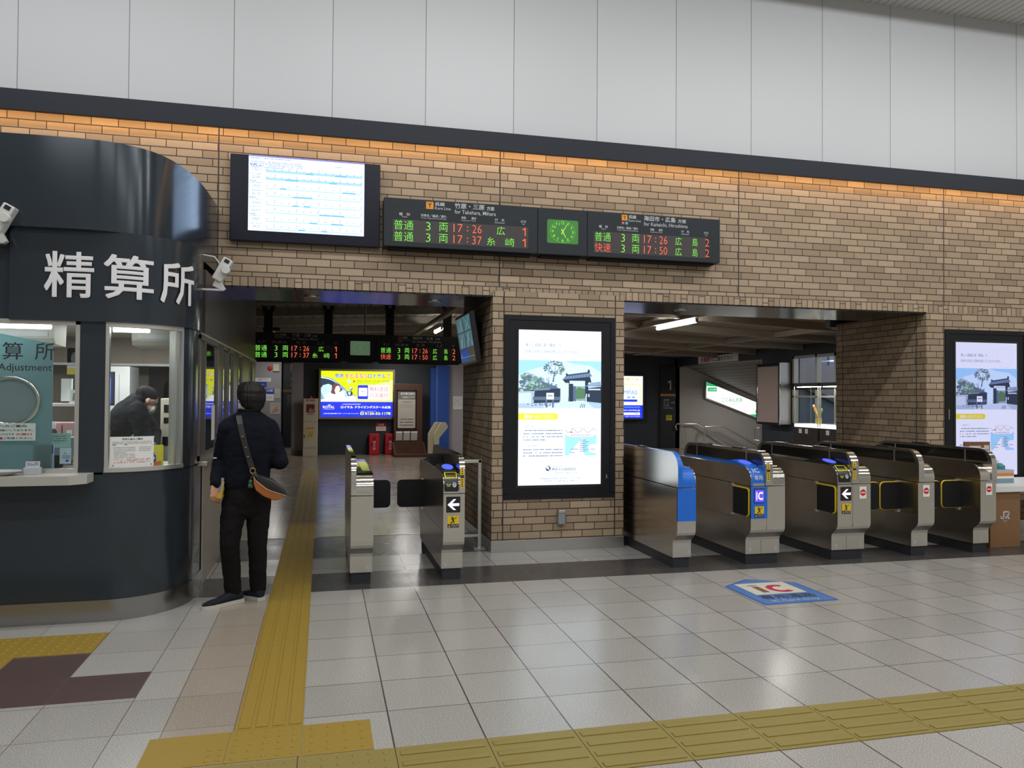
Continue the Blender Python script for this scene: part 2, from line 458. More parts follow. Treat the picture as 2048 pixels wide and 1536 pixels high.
for a in range(16):
    a0, a1 = math.radians(50 + a * 16.5), math.radians(50 + (a + 1) * 16.5)
    c, s_ = math.cos, math.sin
    sh.poly([(.41 + .11 * c(a0), .44 + .12 * s_(a0)), (.41 + .11 * c(a1), .44 + .12 * s_(a1)), (.41 + .055 * c(a1), .44 + .065 * s_(a1)), (.41 + .055 * c(a0), .44 + .065 * s_(a0))], DEC_R, 3)
sh.text('専用通路', .09, .145, .575, .26, DEC_K, 3, .016)
sh.text('IC Card Only', .12, .05, .54, .115, DEC_P, 3, .015)
tag(sh.build('floor_decal'), 'blue house-shaped lane sticker reading IC on the pale floor tiles', 'floor sticker')

# ------------------------------------------------------------------ concourse shell
BRICK_F = brick_mat('brick_front', 0, (-.982, 2.745)); BRICK_S = brick_mat('brick_side', 1, (7.90, 1.36)); BRICK_C = brick_mat('brick_column', 0, (1.808, 1.222))
BRICK_SOL = brick_mat('brick_soldier', 0, soldier=True)
mU = mat('upper_panel', srgb(199, 201, 204), .45); h = NT(mU); X = h.xyz()
mk, ix = grid_mask(h, h.m('ADD', X[0], 2.695 + 20 * .9195), .9195, .007)
c = h.mix(h.rnd(ix, ix, 2.0), srgb(198, 200, 203), srgb(201, 203, 206)); c = h.mix(mk, srgb(120, 120, 122), c); h.l(c, h.b.inputs['Base Color'])
h.bump(mk, .4, .004)
mC = mat('ceiling_slat', srgb(206, 206, 200), .5); h = NT(mC); X = h.xyz()
mk, ix = grid_mask(h, h.m('ADD', X[0], 40.0), .10, .014)
h.l(h.mix(mk, srgb(150, 150, 146), srgb(206, 206, 200)), h.b.inputs['Base Color']); h.bump(mk, .6, .008)

YW = 7.74
def boxm(mb, x0, x1, y0, y1, z0, z1, front, side, other):
    """box with its own material per facing: front = -Y/+Y, side = +-X, other = top/bottom"""
    mb.face([(x0, y0, z0), (x1, y0, z0), (x1, y0, z1), (x0, y0, z1)], front)
    mb.face([(x1, y1, z0), (x0, y1, z0), (x0, y1, z1), (x1, y1, z1)], front)
    mb.face([(x0, y1, z0), (x0, y0, z0), (x0, y0, z1), (x0, y1, z1)], side)
    mb.face([(x1, y0, z0), (x1, y1, z0), (x1, y1, z1), (x1, y0, z1)], side)
    mb.face([(x0, y0, z1), (x1, y0, z1), (x1, y1, z1), (x0, y1, z1)], other)
    mb.face([(x0, y1, z0), (x1, y1, z0), (x1, y0, z0), (x0, y0, z0)], other)
mb = MB()
boxm(mb, -8, 14, YW, 8.75, 2.735, 4.22, BRICK_F, BRICK_S, DARKWALL)
boxm(mb, 7.0, 14, YW, 9.40, 0.115, 2.64, BRICK_F, BRICK_S, DARKWALL)
struct(mb.build('wall_front', recalc=False))
mb = MB(); boxm(mb, -.97, 14, YW - .002, 8.75, 2.64, 2.735, BRICK_SOL, BRICK_S, DARKWALL); struct(mb.build('trim_2', recalc=False))
mb = MB(); boxm(mb, 1.69, 3.13, YW - .03, 9.40, .115, 2.685, BRICK_C, BRICK_S, DARKWALL); struct(mb.build('wall_column', recalc=False))
mb = MB(); boxm(mb, -8, 14, YW, 8.75, 4.22, 6.27, mU, mU, mU); struct(mb.build('wall_upper', recalc=False))
# steel skirting
SKIRT_C = steel_mat('column_skirting_steel', (.62, .62, .61), .3, 0)
SKIRT = steel_mat('skirting_steel', (.36, .36, .365), .27, 0)
mb = MB(); mb.box(1.685, 3.135, YW - .036, 9.41, 0, .118, SKIRT_C, .002); struct(mb.build('baseboard_column'))
mb = MB(); mb.box(6.995, 14, YW - .008, 9.41, 0, .118, SKIRT_C, .002); struct(mb.build('baseboard_right'))
# soffits under the lintel: dark glossy slats
mS = mat('soffit_slat', srgb(58, 60, 66), .16, .7); h = NT(mS); X = h.xyz()
mk, ix = grid_mask(h, h.m('ADD', X[0], 40.0), .145, .012)
h.l(h.mix(mk, (.008, .008, .009), srgb(74, 76, 82)), h.b.inputs['Base Color']); h.bump(mk, .3, .003)
for i, (x0, x1) in enumerate(((-.97, 1.69), (3.13, 7.0))):
    mb = MB(); mb.box(x0, x1, YW + .012, 8.75, 2.625, 2.641, mS); struct(mb.build('trim_%d' % (3 + i)))
# dark beam with the hidden warm light strip
mb = MB()
mb.prism([(7.60, 4.104), (7.60, 4.287), (YW, 4.287), (YW, 4.135), (7.612, 4.135), (7.612, 4.104)], 0, -8, 14, DARKBAND)
struct(mb.build('trim_5'))
WARM = glow('warm_led', (1.0, .60, .28), 30.0)
mb = MB(); mb.box(-8, 14, 7.628, 7.642, 4.116, 4.126, WARM)
tag(mb.build('cove_light_strip'), 'warm orange light strip tucked along the underside of the dark beam', 'light strip')
# ceiling, far walls of the hall (behind the camera)
mb = MB(); mb.box(-8, 14, -7, YW, 6.27, 6.35, mC); struct(mb.build('ceiling'))
mb = MB(); mb.box(-8, 14, 6.45, 6.50, 6.12, 6.27, mat('ceiling_trim', srgb(206, 206, 200), .5)); struct(mb.build('trim_8'))  # unseen drop board, added to cast the shade line on the upper wall
HALL = mat('hall_wall', srgb(205, 202, 196), .6)
mb = MB(); mb.box(-8, 14, -7.1, -7, 0, 6.3, HALL); struct(mb.build('wall_back'))
mb = MB(); mb.box(-8.1, -8, -7, 24.7, 0, 6.3, HALL); mb.box(-8, 4, 24.6, 24.7, 0, 3.5, HALL); struct(mb.build('wall_left'))
mb = MB(); mb.box(14, 14.1, -7, YW + 1, 0, 6.3, HALL); struct(mb.build('wall_right'))

# ------------------------------------------------------------------ inside the gates
ROOF = mat('roof_deck', srgb(128, 122, 116), .7); h = NT(ROOF); X = h.xyz()
mk, ix = grid_mask(h, h.m('ADD', X[0], 40.0), .2, .05)
h.l(h.mix(mk, srgb(92, 88, 84), srgb(128, 122, 116)), h.b.inputs['Base Color']); h.bump(mk, .8, .02)
RIDGE = (2.4, 3.24); SL = .045
rz = lambda x: RIDGE[1] - SL * abs(x - RIDGE[0])
mb = MB()
for xa, xb in ((-7.9, RIDGE[0]), (RIDGE[0], 10.9)):
    mb.prism([(xa, rz(xa)), (xb, rz(xb)), (xb, rz(xb) + .05), (xa, rz(xa) + .05)], 1, 8.75, 24.6, ROOF)
struct(mb.build('ceiling_passage'))
PURL = mat('purlin_paint', srgb(150, 142, 132), .6)
mb = MB()
for y in (10.3, 12.1, 13.9, 15.8, 17.8, 19.8):
    for xa, xb in ((-7.9, RIDGE[0]), (RIDGE[0], 10.88)):
        mb.prism([(xa, rz(xa) - .13), (xb, rz(xb) - .13), (xb, rz(xb)), (xa, rz(xa))], 1, y, y + .09, PURL)
for x in (-3.0, 4.6, 8.9):
    mb.box(x, x + .1, 8.76, 21.2, rz(x) - .11, rz(x) - .01, PURL)
struct(mb.build('trim_6'))
PIPE = mat('conduit', srgb(150, 144, 134), .5)
def pipe(pts, r, lab):
    mb = MB(); mb.tube(pts, r, PIPE, 8); return tag(mb.build('conduit_pipe'), lab, 'pipe')
pipe([(-.9, 12.9, 3.06), (1.6, 12.9, 3.17)], .018, 'thin grey conduit crossing the passage ceiling above the hanging board')
pipe([(3.4, 11.0, 3.17), (6.9, 11.0, 3.01)], .016, 'thin grey conduit crossing the ceiling near the lit tube by the right gates')
pipe([(6.3, 16.9, 3.03), (10.88, 16.9, 2.83)], .025, 'grey conduit low under the roof above the platform one ad')
pipe([(.62, 11.9, 3.17), (.62, 11.9, 2.62), (.62, 11.9, 2.55)], .014, 'thin vertical drop pipe hanging beside the middle board post')
# lamp rails with fluorescent tubes
TUBE = glow('fluorescent_tube', (1.0, .95, .84), 30.0); TUBE_D = mat('tube_off', (.7, .7, .66), .3)
def tube_lamp(x, y0, y1, lamps, lab):
    t = thing('lamp_rail', lab, 'ceiling lamp', (x, y0, 2.93))
    mb = MB(); mb.box(-.05, .05, 0, y1 - y0, 0, .07, PURL, .008)
    for yy in (.3, y1 - y0 - .3): mb.tube([(0, yy, .06), (0, yy, max(.1, rz(x) - 2.93))], .012, PURL, 8)
    mb.build('rail', t)
    for (a, b, w) in lamps:
        q = MB(); q.tube([(w, a - y0, -.045), (w, a - y0 + .03, -.045), (w, b - y0 - .03, -.045), (w, b - y0, -.045)], [.022, .034, .034, .022], TUBE, 12)
        o = q.build('fluorescent_tube', t); o['label'] = 'glowing white tube'
        for c_ in (a - y0 - .03, b - y0 - .012): q = MB(); q.box(w - .02, w + .02, c_, c_ + .042, -.07, .005, PURL); q.build('tube_socket', t)
    return t
tube_lamp(1.99, 11.2, 17.0, ((14.55, 15.4, .2),), 'pale lamp rail with one lit tube seen left of the brick column')
tube_lamp(6.0, 9.6, 15.4, ((11.75, 13.3, .06),), 'pale lamp rail with a bright lit tube over the right gates')
for (x, y, z_, lab) in ((6.23, 15.55, 2.85, 'small round glowing lamp at the right edge of the brick column top'), (2.38, 12.6, 2.9, 'small round glowing lamp behind the wall monitor')):
    t = thing('spot_lamp', lab, 'ceiling lamp', (x, y, z_))
    mb = MB(); mb.lathe((0, 0, 0), [(.01, -.035), (.03, -.02), (.035, .01), (.02, .03)], TUBE, 12); mb.build('bulb', t)
    mb = MB(); mb.tube([(0, 0, .02), (0, 0, rz(x) - z_)], .012, PURL, 8); mb.build('stem', t)
# back walls
mb = MB()
mb.box(-.5, 4.2, 21.3, 21.5, 0, 3.1, DARKWALL); mb.box(4.0, 4.2, 21.5, 22.4, 0, 3.1, DARKWALL)
mb.box(4.0, 10.98, 22.4, 22.6, 0, 3.1, DARKWALL)
struct(mb.build('wall_far'))
mb = MB(); mb.box(-.80, -.5, 21.3, 22.3, 0, 2.46, GREYW); mb.box(-.80, -.5, 21.29, 22.31, 0, .13, mat('stone_grey', srgb(140, 134, 126), .6)); struct(mb.build('wall_far_post'))
mb = MB(); mb.box(3.36, 4.0, 21.05, 21.3, 0, 2.5, GREYW); struct(mb.build('wall_far_panel'))
# grey service block with notices, and the dark way to platform 2 beside it
mb = MB(); mb.box(-7.0, -1.2, 24.0, 24.5, 0, 3.2, mat('service_grey', srgb(150, 148, 152), .5)); struct(mb.build('wall_service'))
mb = MB(); mb.box(-1.2, -.5, 24.48, 24.58, 0, 3.2, BLACKM); struct(mb.build('wall_stair_two'))
# right-hand wall of the paid area, with stair opening and window opening
mb = MB()
XR = 10.9
def wr(y0, y1, z0, z1): mb.box(XR, XR + .18, y0, y1, z0, z1, DARKWALL)
wr(8.75, 14.62, 0, 3.0); wr(14.62, 16.22, 0, .96); wr(14.62, 16.22, 2.60, 3.0); wr(16.22, 17.56, 0, 3.0); wr(17.56, 22.4, 2.57, 3.0); wr(8.9, 9.4, 0, 3.0)
struct(mb.build('wall_paid_right'))
mb = MB(); mb.box(6.9, XR + .18, 9.4, 9.5, 2.6, 3.3, DARKWALL); struct(mb.build('wall_paid_return'))
# stair to platform 1
STW = mat('stair_wall', srgb(176, 172, 166), .6, noise=.06, nscale=8)
mb = MB(); mb.prism([(10.8, 0), (12.0, 0), (18, -2.6), (18, .1), (11.1, 2.8), (10.8, 2.8)], 1, 22.4, 22.5, STW); struct(mb.build('wall_stair'))
mb = MB(); mb.prism([(11.1, 2.62), (18, -.1), (18, .1), (11.1, 2.78)], 1, 17.4, 22.4, ROOF); struct(mb.build('ceiling_stair'))
mb = MB(); pts = [(11.08, -.02), (12.0, -.02)]
for i in range(16): pts += [(12.0 + i * .36, -.02 - (i + 1) * .15), (12.36 + i * .36, -.02 - (i + 1) * .15)]
pts += [(17.8, -2.8), (11.08, -2.8)]
mb.prism(pts, 1, 17.5, 22.4, mat('stair_stone', srgb(150, 146, 138), .6)); struct(mb.build('floor_stair'))
mb = MB(); mb.box(XR - .012, XR + .0, 17.56, 22.38, 2.55, 2.585, ALU); mb.box(XR - .012, XR, 17.54, 17.58, 0, 2.585, ALU); struct(mb.build('trim_7'))
# handrails
def handrail(pts, posts, lab, y=22.24):
    t = thing('handrail', lab, 'handrail', (pts[0][0], y, 0))
    x0 = pts[0][0]
    mb = MB(); mb.tube([(x - x0, 0, z) for x, z in pts], .024, ALU_L, 8); mb.build('rail', t)
    for (x, zt, zb) in posts:
        mb = MB(); mb.tube([(x - x0, 0, zb), (x - x0, 0, zt)], .02, ALU_L, 8); mb.build('post', t)
    return t
handrail([(10.82, .58), (10.78, .68), (10.82, .77), (11.5, .76), (12.5, .18), (13.6, -.28)], [(11.0, .76, 0.0), (12.55, .16, -.22)], 'steel rail loop starting low beside the platform one panel', 22.27)
handrail([(11.69, .68), (12.34, .70), (13.67, .01), (14.6, -.42)], [(11.69, .69, 0.0), (13.08, .31, -.46)], 'upper steel stair rail with post in front of the grey stair wall', 22.1)
t = thing('grab_bar', 'small steel bracket bar at the right jamb of the stair opening', 'grab bar', (XR - .02, 17.62, .5))
mb = MB(); mb.tube([(0, 0, .32), (-.0, .22, .32), (0, .27, .28), (0, .27, .03), (0, .22, 0), (0, 0, 0)], .02, ALU_L, 8); mb.build('bar', t)
# window in the right wall with its view
mb = MB(); mb.prism([(11.1, -2.8), (18, -2.8), (18, -.5), (11.1, 2.22)], 1, 17.36, 17.42, mat('stair_outer_blue', srgb(120, 128, 146), .6))
mb.prism([(11.1, 2.22), (18, -.5), (18, .35), (11.1, 3.05)], 1, 17.30, 17.42, mat('annex_wall', srgb(176, 170, 176), .7)); mb.prism([(11.1, 2.16), (18, -.56), (18, -.46), (11.1, 2.26)], 1, 17.24, 17.42, mat('annex_roof', srgb(96, 104, 118), .6))
struct(mb.build('wall_stair_outer'))
t_ = thing('window_1', None, None, (0, 0, 0)); struct(t_)
mb = MB()
for (y0, y1, z0, z1) in ((16.16, 16.22, .96, 2.6), (14.62, 14.68, .96, 2.6), (14.62, 16.22, 2.54, 2.6), (14.62, 16.22, .96, 1.02), (15.29, 15.35, .96, 2.6), (14.62, 16.22, 1.62, 1.66)):
    mb.box(XR - .02, XR + .10, y0, y1, z0, z1, ALU)
mb.build('window_frame', t_)
GLASS = mat('window_glass', (1, 1, 1), .02); GLASS.node_tree.nodes['Principled BSDF'].inputs['Transmission Weight'].default_value = 1.0
GLASS.node_tree.nodes['Principled BSDF'].inputs['IOR'].default_value = 1.02
GLASS2 = bpy.data.materials.new('clear_pane'); GLASS2.use_nodes = True
nt = GLASS2.node_tree; nt.nodes.clear()
o_ = nt.nodes.new('ShaderNodeOutputMaterial'); mx = nt.nodes.new('ShaderNodeMixShader'); tr = nt.nodes.new('ShaderNodeBsdfTransparent'); gl = nt.nodes.new('ShaderNodeBsdfGlossy'); lw = nt.nodes.new('ShaderNodeLayerWeight'); lw.inputs[0].default_value = .5; pw = nt.nodes.new('ShaderNodeMath'); pw.operation = 'POWER'; pw.inputs[1].default_value = 5.0; fr = nt.nodes.new('ShaderNodeMath'); fr.operation = 'MULTIPLY_ADD'; fr.inputs[1].default_value = .96; fr.inputs[2].default_value = .035
nt.links.new(lw.outputs['Facing'], pw.inputs[0]); nt.links.new(pw.outputs[0], fr.inputs[0]); gl.inputs['Roughness'].default_value = .02; tr.inputs[0].default_value = (.94, .97, .96, 1)
nt.links.new(fr.outputs[0], mx.inputs[0]); nt.links.new(tr.outputs[0], mx.inputs[1]); nt.links.new(gl.outputs[0], mx.inputs[2]); nt.links.new(mx.outputs[0], o_.inputs[0])
mb = MB(); mb.box(XR + .035, XR + .045, 14.66, 16.18, 1.0, 2.56, GLASS2); mb.build('window_pane', t_)
mb = MB(); mb.box(XR - .06, XR + .06, 14.6, 16.24, 1.80, 1.95, BLACKM); mb.build('window_blind', t_)
# the building across the tracks
b_ = thing('station_annex', 'pale building with blue panes seen through the far window', 'building', (13.0, 23.2, 0))
mb = MB(); mb.box(-2.0, 12, 0, .4, -2, 8, mat('annex_wall', srgb(176, 170, 176), .7)); mb.build('wall', b_)
for k in range(3):
    x = 2.6 + k * 1.35; mb = MB(); mb.box(x, x + 1.25, -.06, 0, 2.2, 3.6, mat('annex_glass', srgb(150, 170, 190), .1)); f_ = mb.build('annex_window', b_); mb = MB(); mb.box(x + .60, x + .66, -.10, -.05, 2.2, 3.6, WHITE); mb.box(x, x + 1.25, -.10, -.05, 2.84, 2.9, WHITE); mb.build('window_bar', f_)

# ------------------------------------------------------------------ the ticket adjustment booth
def outline(t, off=0.0):
    """point and outward normal on the booth's plan: flat front, rounded corner (t 0..1), then the long side"""
    if t <= 0: return (-1.5 + t, 5.96 - off), (0, -1)
    if t <= 1:
        a = t * PI / 2
        return (-1.5 + (.525 + off) * math.sin(a), 6.53 - (.57 + off) * math.cos(a)), (math.sin(a), -math.cos(a))
    return (-.975 + off, 6.53 + t - 1), (1, 0)
def stations(t0, t1):
    ts = [t0]
    n = 18
    ts += [k / n for k in range(n + 1) if t0 + .002 < k / n < t1 - .002]
    return ts + [t1]
def curved(mb, t0, t1, z0, z1, off, th, m, fn=outline):
    pts = [fn(t, off)[0] for t in stations(t0, t1)] + [fn(t, off - th)[0] for t in reversed(stations(t0, t1))]
    n = len(pts)
    A = [mb.bm.verts.new((x, y, z0)) for x, y in pts]; B = [mb.bm.verts.new((x, y, z1)) for x, y in pts]; k = mb.mi(m); ns = n // 2
    for i in range(n):
        f = mb.bm.faces.new((A[i], A[(i + 1) % n], B[(i + 1) % n], B[i])); f.material_index = k
        f.smooth = (i != ns - 1 and i != n - 1)
    for i in range(ns - 1):
        j = n - 1 - i
        for V, s in ((A, 1), (B, -1)):
            f = mb.bm.faces.new((V[i], V[j], V[j - 1], V[i + 1])); f.material_index = k
booth = thing('ticket_booth', 'dark rounded ticket office booth with white lettering at the left of the gates', 'ticket booth', (0, 0, 0))
PANEL_G = mat('booth_panel', srgb(56, 64, 72), .17, .4)
mb = MB(); curved(mb, -3.2, 1.32, .0, .152, .012, .05, SKIRT); mb.build('kick_plate', booth)
mb = MB(); curved(mb, -3.2, 1.32, .152, 1.045, 0, .06, PANEL_G); mb.build('lower_wall', booth)
mb = MB(); curved(mb, -.155, .012, 1.03, 2.115, 0, .08, PANEL_G); mb.build('pillar', booth)
mb = MB(); curved(mb, .705, 1.12, 1.03, 2.115, 0, .08, PANEL_G); mb.build('pillar', booth)
mb = MB(); curved(mb, -.594, 1.10, 2.105, 2.745, .025, .06, PANEL_G); o = mb.build('sign_panel', booth)
LET = mat('white_letter', (.78, .78, .80), .45)
def on_sign(s, z, l):
    t = s if s <= 0 else s / .86
    p, n = outline(t, .026 + l); return Vector((p[0], p[1], z))
sh = Sheet((0, 0, 0), (1, 0, 0), (0, 0, 1), .012, on_sign)
for ch, a, b, z0, z1 in (('精', -.376, -.062, 2.268, 2.588), ('算', -.002, .314, 2.272, 2.585), ('所', .362, .672, 2.270, 2.580)):
    sh.text(ch, a, z0, b, z1, LET, 1, .0145)
sh.build('sign_lettering', o)
mb = MB(); curved(mb, -3.2, -.597, 2.105, 2.745, 0, .06, PANEL_G); mb.build('blank_fascia', booth)
# the taller drum above the sign: its own, softer curve that runs back into the brick
DR = [(-4.7, 5.90), (-3.0, 5.89), (-2.2, 5.89), (-1.85, 5.885), (-1.62, 5.89), (-1.46, 5.92), (-1.33, 5.985), (-1.235, 6.07), (-1.155, 6.20), (-1.095, 6.37), (-1.045, 6.60), (-1.01, 6.90), (-.992, 7.25), (-.985, 7.50), (-.98, 7.735)]
def smooth_path(P, n=4):
    out = []
    for i in range(len(P) - 1):
        p0, p1, p2, p3 = P[max(i - 1, 0)], P[i], P[i + 1], P[min(i + 2, len(P) - 1)]
        for k in range(n):
            t = k / n
            out.append(tuple(.5 * ((2 * b) + (-a + c) * t + (2 * a - 5 * b + 4 * c - d) * t * t + (-a + 3 * b - 3 * c + d) * t ** 3) for a, b, c, d in zip(p0, p1, p2, p3)))
    return out + [P[-1]]
pth = smooth_path(DR); mb = MB(); k = mb.mi(PANEL_G)
A = [mb.bm.verts.new((x, y, 2.742)) for x, y in pth]; B = [mb.bm.verts.new((x, y, 3.375)) for x, y in pth]
for i in range(len(pth) - 1):
    f = mb.bm.faces.new((A[i], A[i + 1], B[i + 1], B[i])); f.material_index = k; f.smooth = True
c0 = mb.bm.verts.new((-4.7, 7.735, 2.742)); c1 = mb.bm.verts.new((-4.7, 7.735, 3.375))
for V, c in ((A, c0), (B, c1)):
    f = mb.bm.faces.new(V + [c]); f.material_index = k
for a, b in (((A[-1], B[-1]), (c0, c1)), ((c0, c1), (A[0], B[0]))):
    f = mb.bm.faces.new((a[0], a[1], b[1], b[0])); f.material_index = k
mb.build('upper_drum', booth)
# windows: frame, curved pane
def booth_window(t0, t1, z0, z1, mull=()):
    mb = MB()
    w = .028
    curved(mb, t0, t1, z1 - .03, z1, .004, .06, ALU_L); curved(mb, t0, t1, z0, z0 + .03, .012, .07, ALU_L)
    for a, b in ((t0, t0 + w), (t1 - w, t1)) + tuple((m, m + .02) for m in mull): curved(mb, a, b, z0, z1, .004, .06, ALU_L)
    f = mb.build('window_frame', booth)
    mb = MB(); curved(mb, t0 + .01, t1 - .01, z0 + .02, z1 - .02, -.03, .008, GLASS2); mb.build('window_pane', f)
booth_window(-1.4, -.155, 1.045, 2.112)
booth_window(.012, .705, 1.045, 2.105, (.60,))
# passage side: head panel, sill, piers, windows
mb = MB(); mb.box(-1.03, -.972, 6.95, 11.95, 2.10, 2.66, mat('side_panel', srgb(74, 70, 66), .3, .4)); mb.box(-1.03, -.955, 6.7, 11.95, 2.085, 2.105, STEEL); mb.build('side_head_panel', booth)
mb = MB(); mb.box(-1.03, -.972, 8.75, 11.95, 2.66, 3.1, DARKWALL); mb.build('side_head_panel', booth)
mb = MB(); mb.box(-1.03, -.97, 6.86, 11.95, 0, 1.02, mat('side_lower', srgb(150, 142, 126), .4)); mb.box(-1.03, -.962, 6.86, 6.9, 0, 1.02, ALU_L); mb.build('side_lower_wall', booth)
mb = MB(); mb.box(-1.03, -.90, 6.66, 11.95, 1.02, 1.055, STEEL_D, .003); mb.build('side_sill', booth)
for y0, y1 in ((7.83, 8.16), (8.55, 8.68), (9.12, 9.62), (10.06, 11.05), (11.5, 11.95)):
    mb = MB(); mb.box(-1.03, -.974, y0, y1, 1.055, 2.09, DARKPANEL); mb.box(-1.0, -.968, y1 - .025, y1, 1.055, 2.09, SIDE_ALU); mb.build('side_pier', booth)
MIRR = mat('dark_glass', (.015, .02, .025), .03, spec=.9)
for y0, y1 in ((6.66, 7.83), (8.16, 8.55), (8.68, 9.12), (9.62, 10.06), (11.05, 11.5)):
    mb = MB(); d = .05 if y0 == 6.66 else .018
    for (a, b, c, e) in ((y0, y0 + d, 1.055, 2.09), (y1 - d, y1, 1.055, 2.09), (y0, y1, 2.05, 2.09), (y0, y1, 1.055, 1.10)): mb.box(-1.0, -.967, a, b, c, e, SIDE_ALU)
    if y0 == 6.66: mb.box(-1.0, -.962, 6.92, 6.97, 1.055, 2.09, SIDE_ALU)
    f = mb.build('side_window_frame', booth)
    mb = MB(); mb.box(-.992, -.985, y0 + .02, y1 - .02, 1.08, 2.07, MIRR); mb.build('side_window_pane', f)
mb = MB(); mb.box(-.9845, -.983, 7.50, 7.70, 1.18, 1.50, PAPER); mb.build('side_window_notice', booth)
# interior shell
IN_W = mat('booth_wall', srgb(168, 160, 150), .7); IN_C = mat('booth_ceiling', srgb(190, 186, 178), .7)
mb = MB(); mb.box(-4.6, -1.04, 9.5, 9.6, 0, 2.6, IN_W); mb.box(-4.66, -4.6, 6.0, 9.6, 0, 2.6, IN_W); mb.build('inner_wall', booth)
mb = MB(); mb.prism([(-4.6, 6.05), (-1.5, 6.05), (-1.28, 6.10), (-1.12, 6.24), (-1.05, 6.5), (-1.05, 9.5), (-4.6, 9.5)], 2, 2.2, 2.25, IN_C); mb.build('inner_ceiling', booth)
mb = MB(); mb.prism([(-4.6, 6.03), (-1.5, 6.03), (-1.28, 6.08), (-1.10, 6.22), (-1.04, 6.5), (-1.04, 7.0), (-4.6, 7.0)], 2, 1.0, 1.035, mat('desk_top', srgb(170, 166, 158), .5)); mb.build('inner_desk', booth)
LAMPW = glow('booth_tube', (.98, 1.0, 1.0), 7.0)
def booth_lamp(x0, x1, y, z, lab):
    t = thing('strip_lamp', lab, 'ceiling lamp', (x0, y, z))
    q = MB(); q.box(0, x1 - x0, -.05, .05, .035, .06, WHITE); q.build('housing', t)
    q = MB(); q.tube([(0.01, 0, .01), (x1 - x0 - .01, 0, .01)], .02, LAMPW, 10); q.build('tube', t)
booth_lamp(-3.1, -1.965, 6.4, 2.088, 'bright fluorescent strip inside the counter window of the booth')
booth_lamp(-1.565, -1.29, 6.42, 2.080, 'short bright fluorescent strip inside the curved booth window')
def ac(x0, x1, y, lab):
    t = thing('air_conditioner', lab, 'air conditioner', (x0, y, 1.975))
    w = x1 - x0
    q = MB(); q.prism([(0, .05), (.03, .01), (.28, .0), (.30, .225), (.02, .225), (0, .15)], 0, 0, w, mat('unit_beige', srgb(186, 182, 170), .5)); q.build('body', t)
    q = MB(); q.box(.04, w - .04, -.006, .004, .06, .105, mat('louver_grey', srgb(190, 192, 192), .5), .004); q.build('louver', t)
ac(-2.8, -2.02, 6.62, 'beige ceiling unit with white louver seen through the counter window')
ac(-1.47, -1.10, 6.62, 'beige ceiling unit with white louver seen through the curved window')
# teal lettered screen behind the counter window, with a round speaking hole
TEAL = mat('teal_screen', srgb(138, 160, 162), .4)
_nt = TEAL.node_tree; _tl = _nt.nodes.new('ShaderNodeBsdfTranslucent'); _tl.inputs[0].default_value = (*srgb(150, 178, 182), 1); _mx = _nt.nodes.new('ShaderNodeMixShader'); _mx.inputs[0].default_value = .6
_nt.links.new(_nt.nodes['Principled BSDF'].outputs[0], _mx.inputs[1]); _nt.links.new(_tl.outputs[0], _mx.inputs[2]); _nt.links.new(_mx.outputs[0], _nt.nodes['Material Output'].inputs[0])
RINGM = TEAL.copy(); RINGM.name = 'ring_glass'
for _n in RINGM.node_tree.nodes:
    if _n.type == 'BSDF_TRANSLUCENT': _n.inputs[0].default_value = (.62, .66, .68, 1)
    if _n.type == 'BSDF_PRINCIPLED': _n.inputs[0].default_value = (.45, .48, .50, 1)
t = thing('speech_screen', 'teal screen with black lettering and round chrome speaking hole in the counter window', 'counter screen', (0, 6.08, 0))
sh = Sheet((0, 0, 0), (1, 0, 0), (0, 0, 1), .003)
sh.poly([(-2.75, 1.04), (-1.86, 1.04), (-1.86, 1.955), (-2.20, 2.02), (-2.75, 2.09)], TEAL, 0)
sh.poly([(-2.75, 1.04), (-1.86, 1.04), (-1.86, 1.955), (-2.20, 2.02), (-2.75, 2.09)][::-1], TEAL, -1)
sc = sh.build('screen_panel', t)
sh = Sheet((0, 0, 0), (1, 0, 0), (0, 0, 1), .003)
for ch, a, b in (('精', -2.50, -2.36), ('算', -2.18, -2.05), ('所', -1.975, -1.85)): sh.text(ch, a, 1.835, b, 1.958, INK, 1, .004)
sh.text('Fare Adjustment', -2.345, 1.742, -1.866, 1.808, INK, 1, .004)
sh.build('screen_lettering', sc)
mb = MB(); mb.tube([(-2.115 + .175 * math.cos(a * PI / 16), -.02, 1.545 + .165 * math.sin(a * PI / 16)) for a in range(32)], .014, CHROME, 10, closed=True); mb.build('speaking_ring', t)
sh = Sheet((-2.115, -.006, 1.545), (1, 0, 0), (0, 0, 1)); sh.disc(0, 0, .172, RINGM, 1, .162, 32); sh.build('ring_pane', t)
area('booth_light', (-2.45, 6.32, 2.14), (.9, .1), 9, (.98, 1, .99), (math.radians(-25), 0, 0))  # added to light the translucent screen from behind
def notice(name, lab, cat, O, w, h_, draw, m=PAPER, U=(1, 0, 0), V=(0, 0, 1), th=.004):
    """a printed sheet with thickness; draw(sheet) adds the print"""
    U, V = Vector(U), Vector(V); N = U.cross(V)
    sh = Sheet(O, U, V, .0012)
    sh.rect(0, 0, w, h_, m, 0)
    back = [sh.P(x, y, 0) - N * th for x, y in ((0, 0), (w, 0), (w, h_), (0, h_))]; fr_ = [sh.P(x, y, 0) for x, y in ((0, 0), (w, 0), (w, h_), (0, h_))]
    for i in range(4): sh.face([fr_[i], back[i], back[(i + 1) % 4], fr_[(i + 1) % 4]], m)
    sh.face(back[::-1], m)
    if draw: draw(sh)
    return tag(sh.build(name), lab, cat)
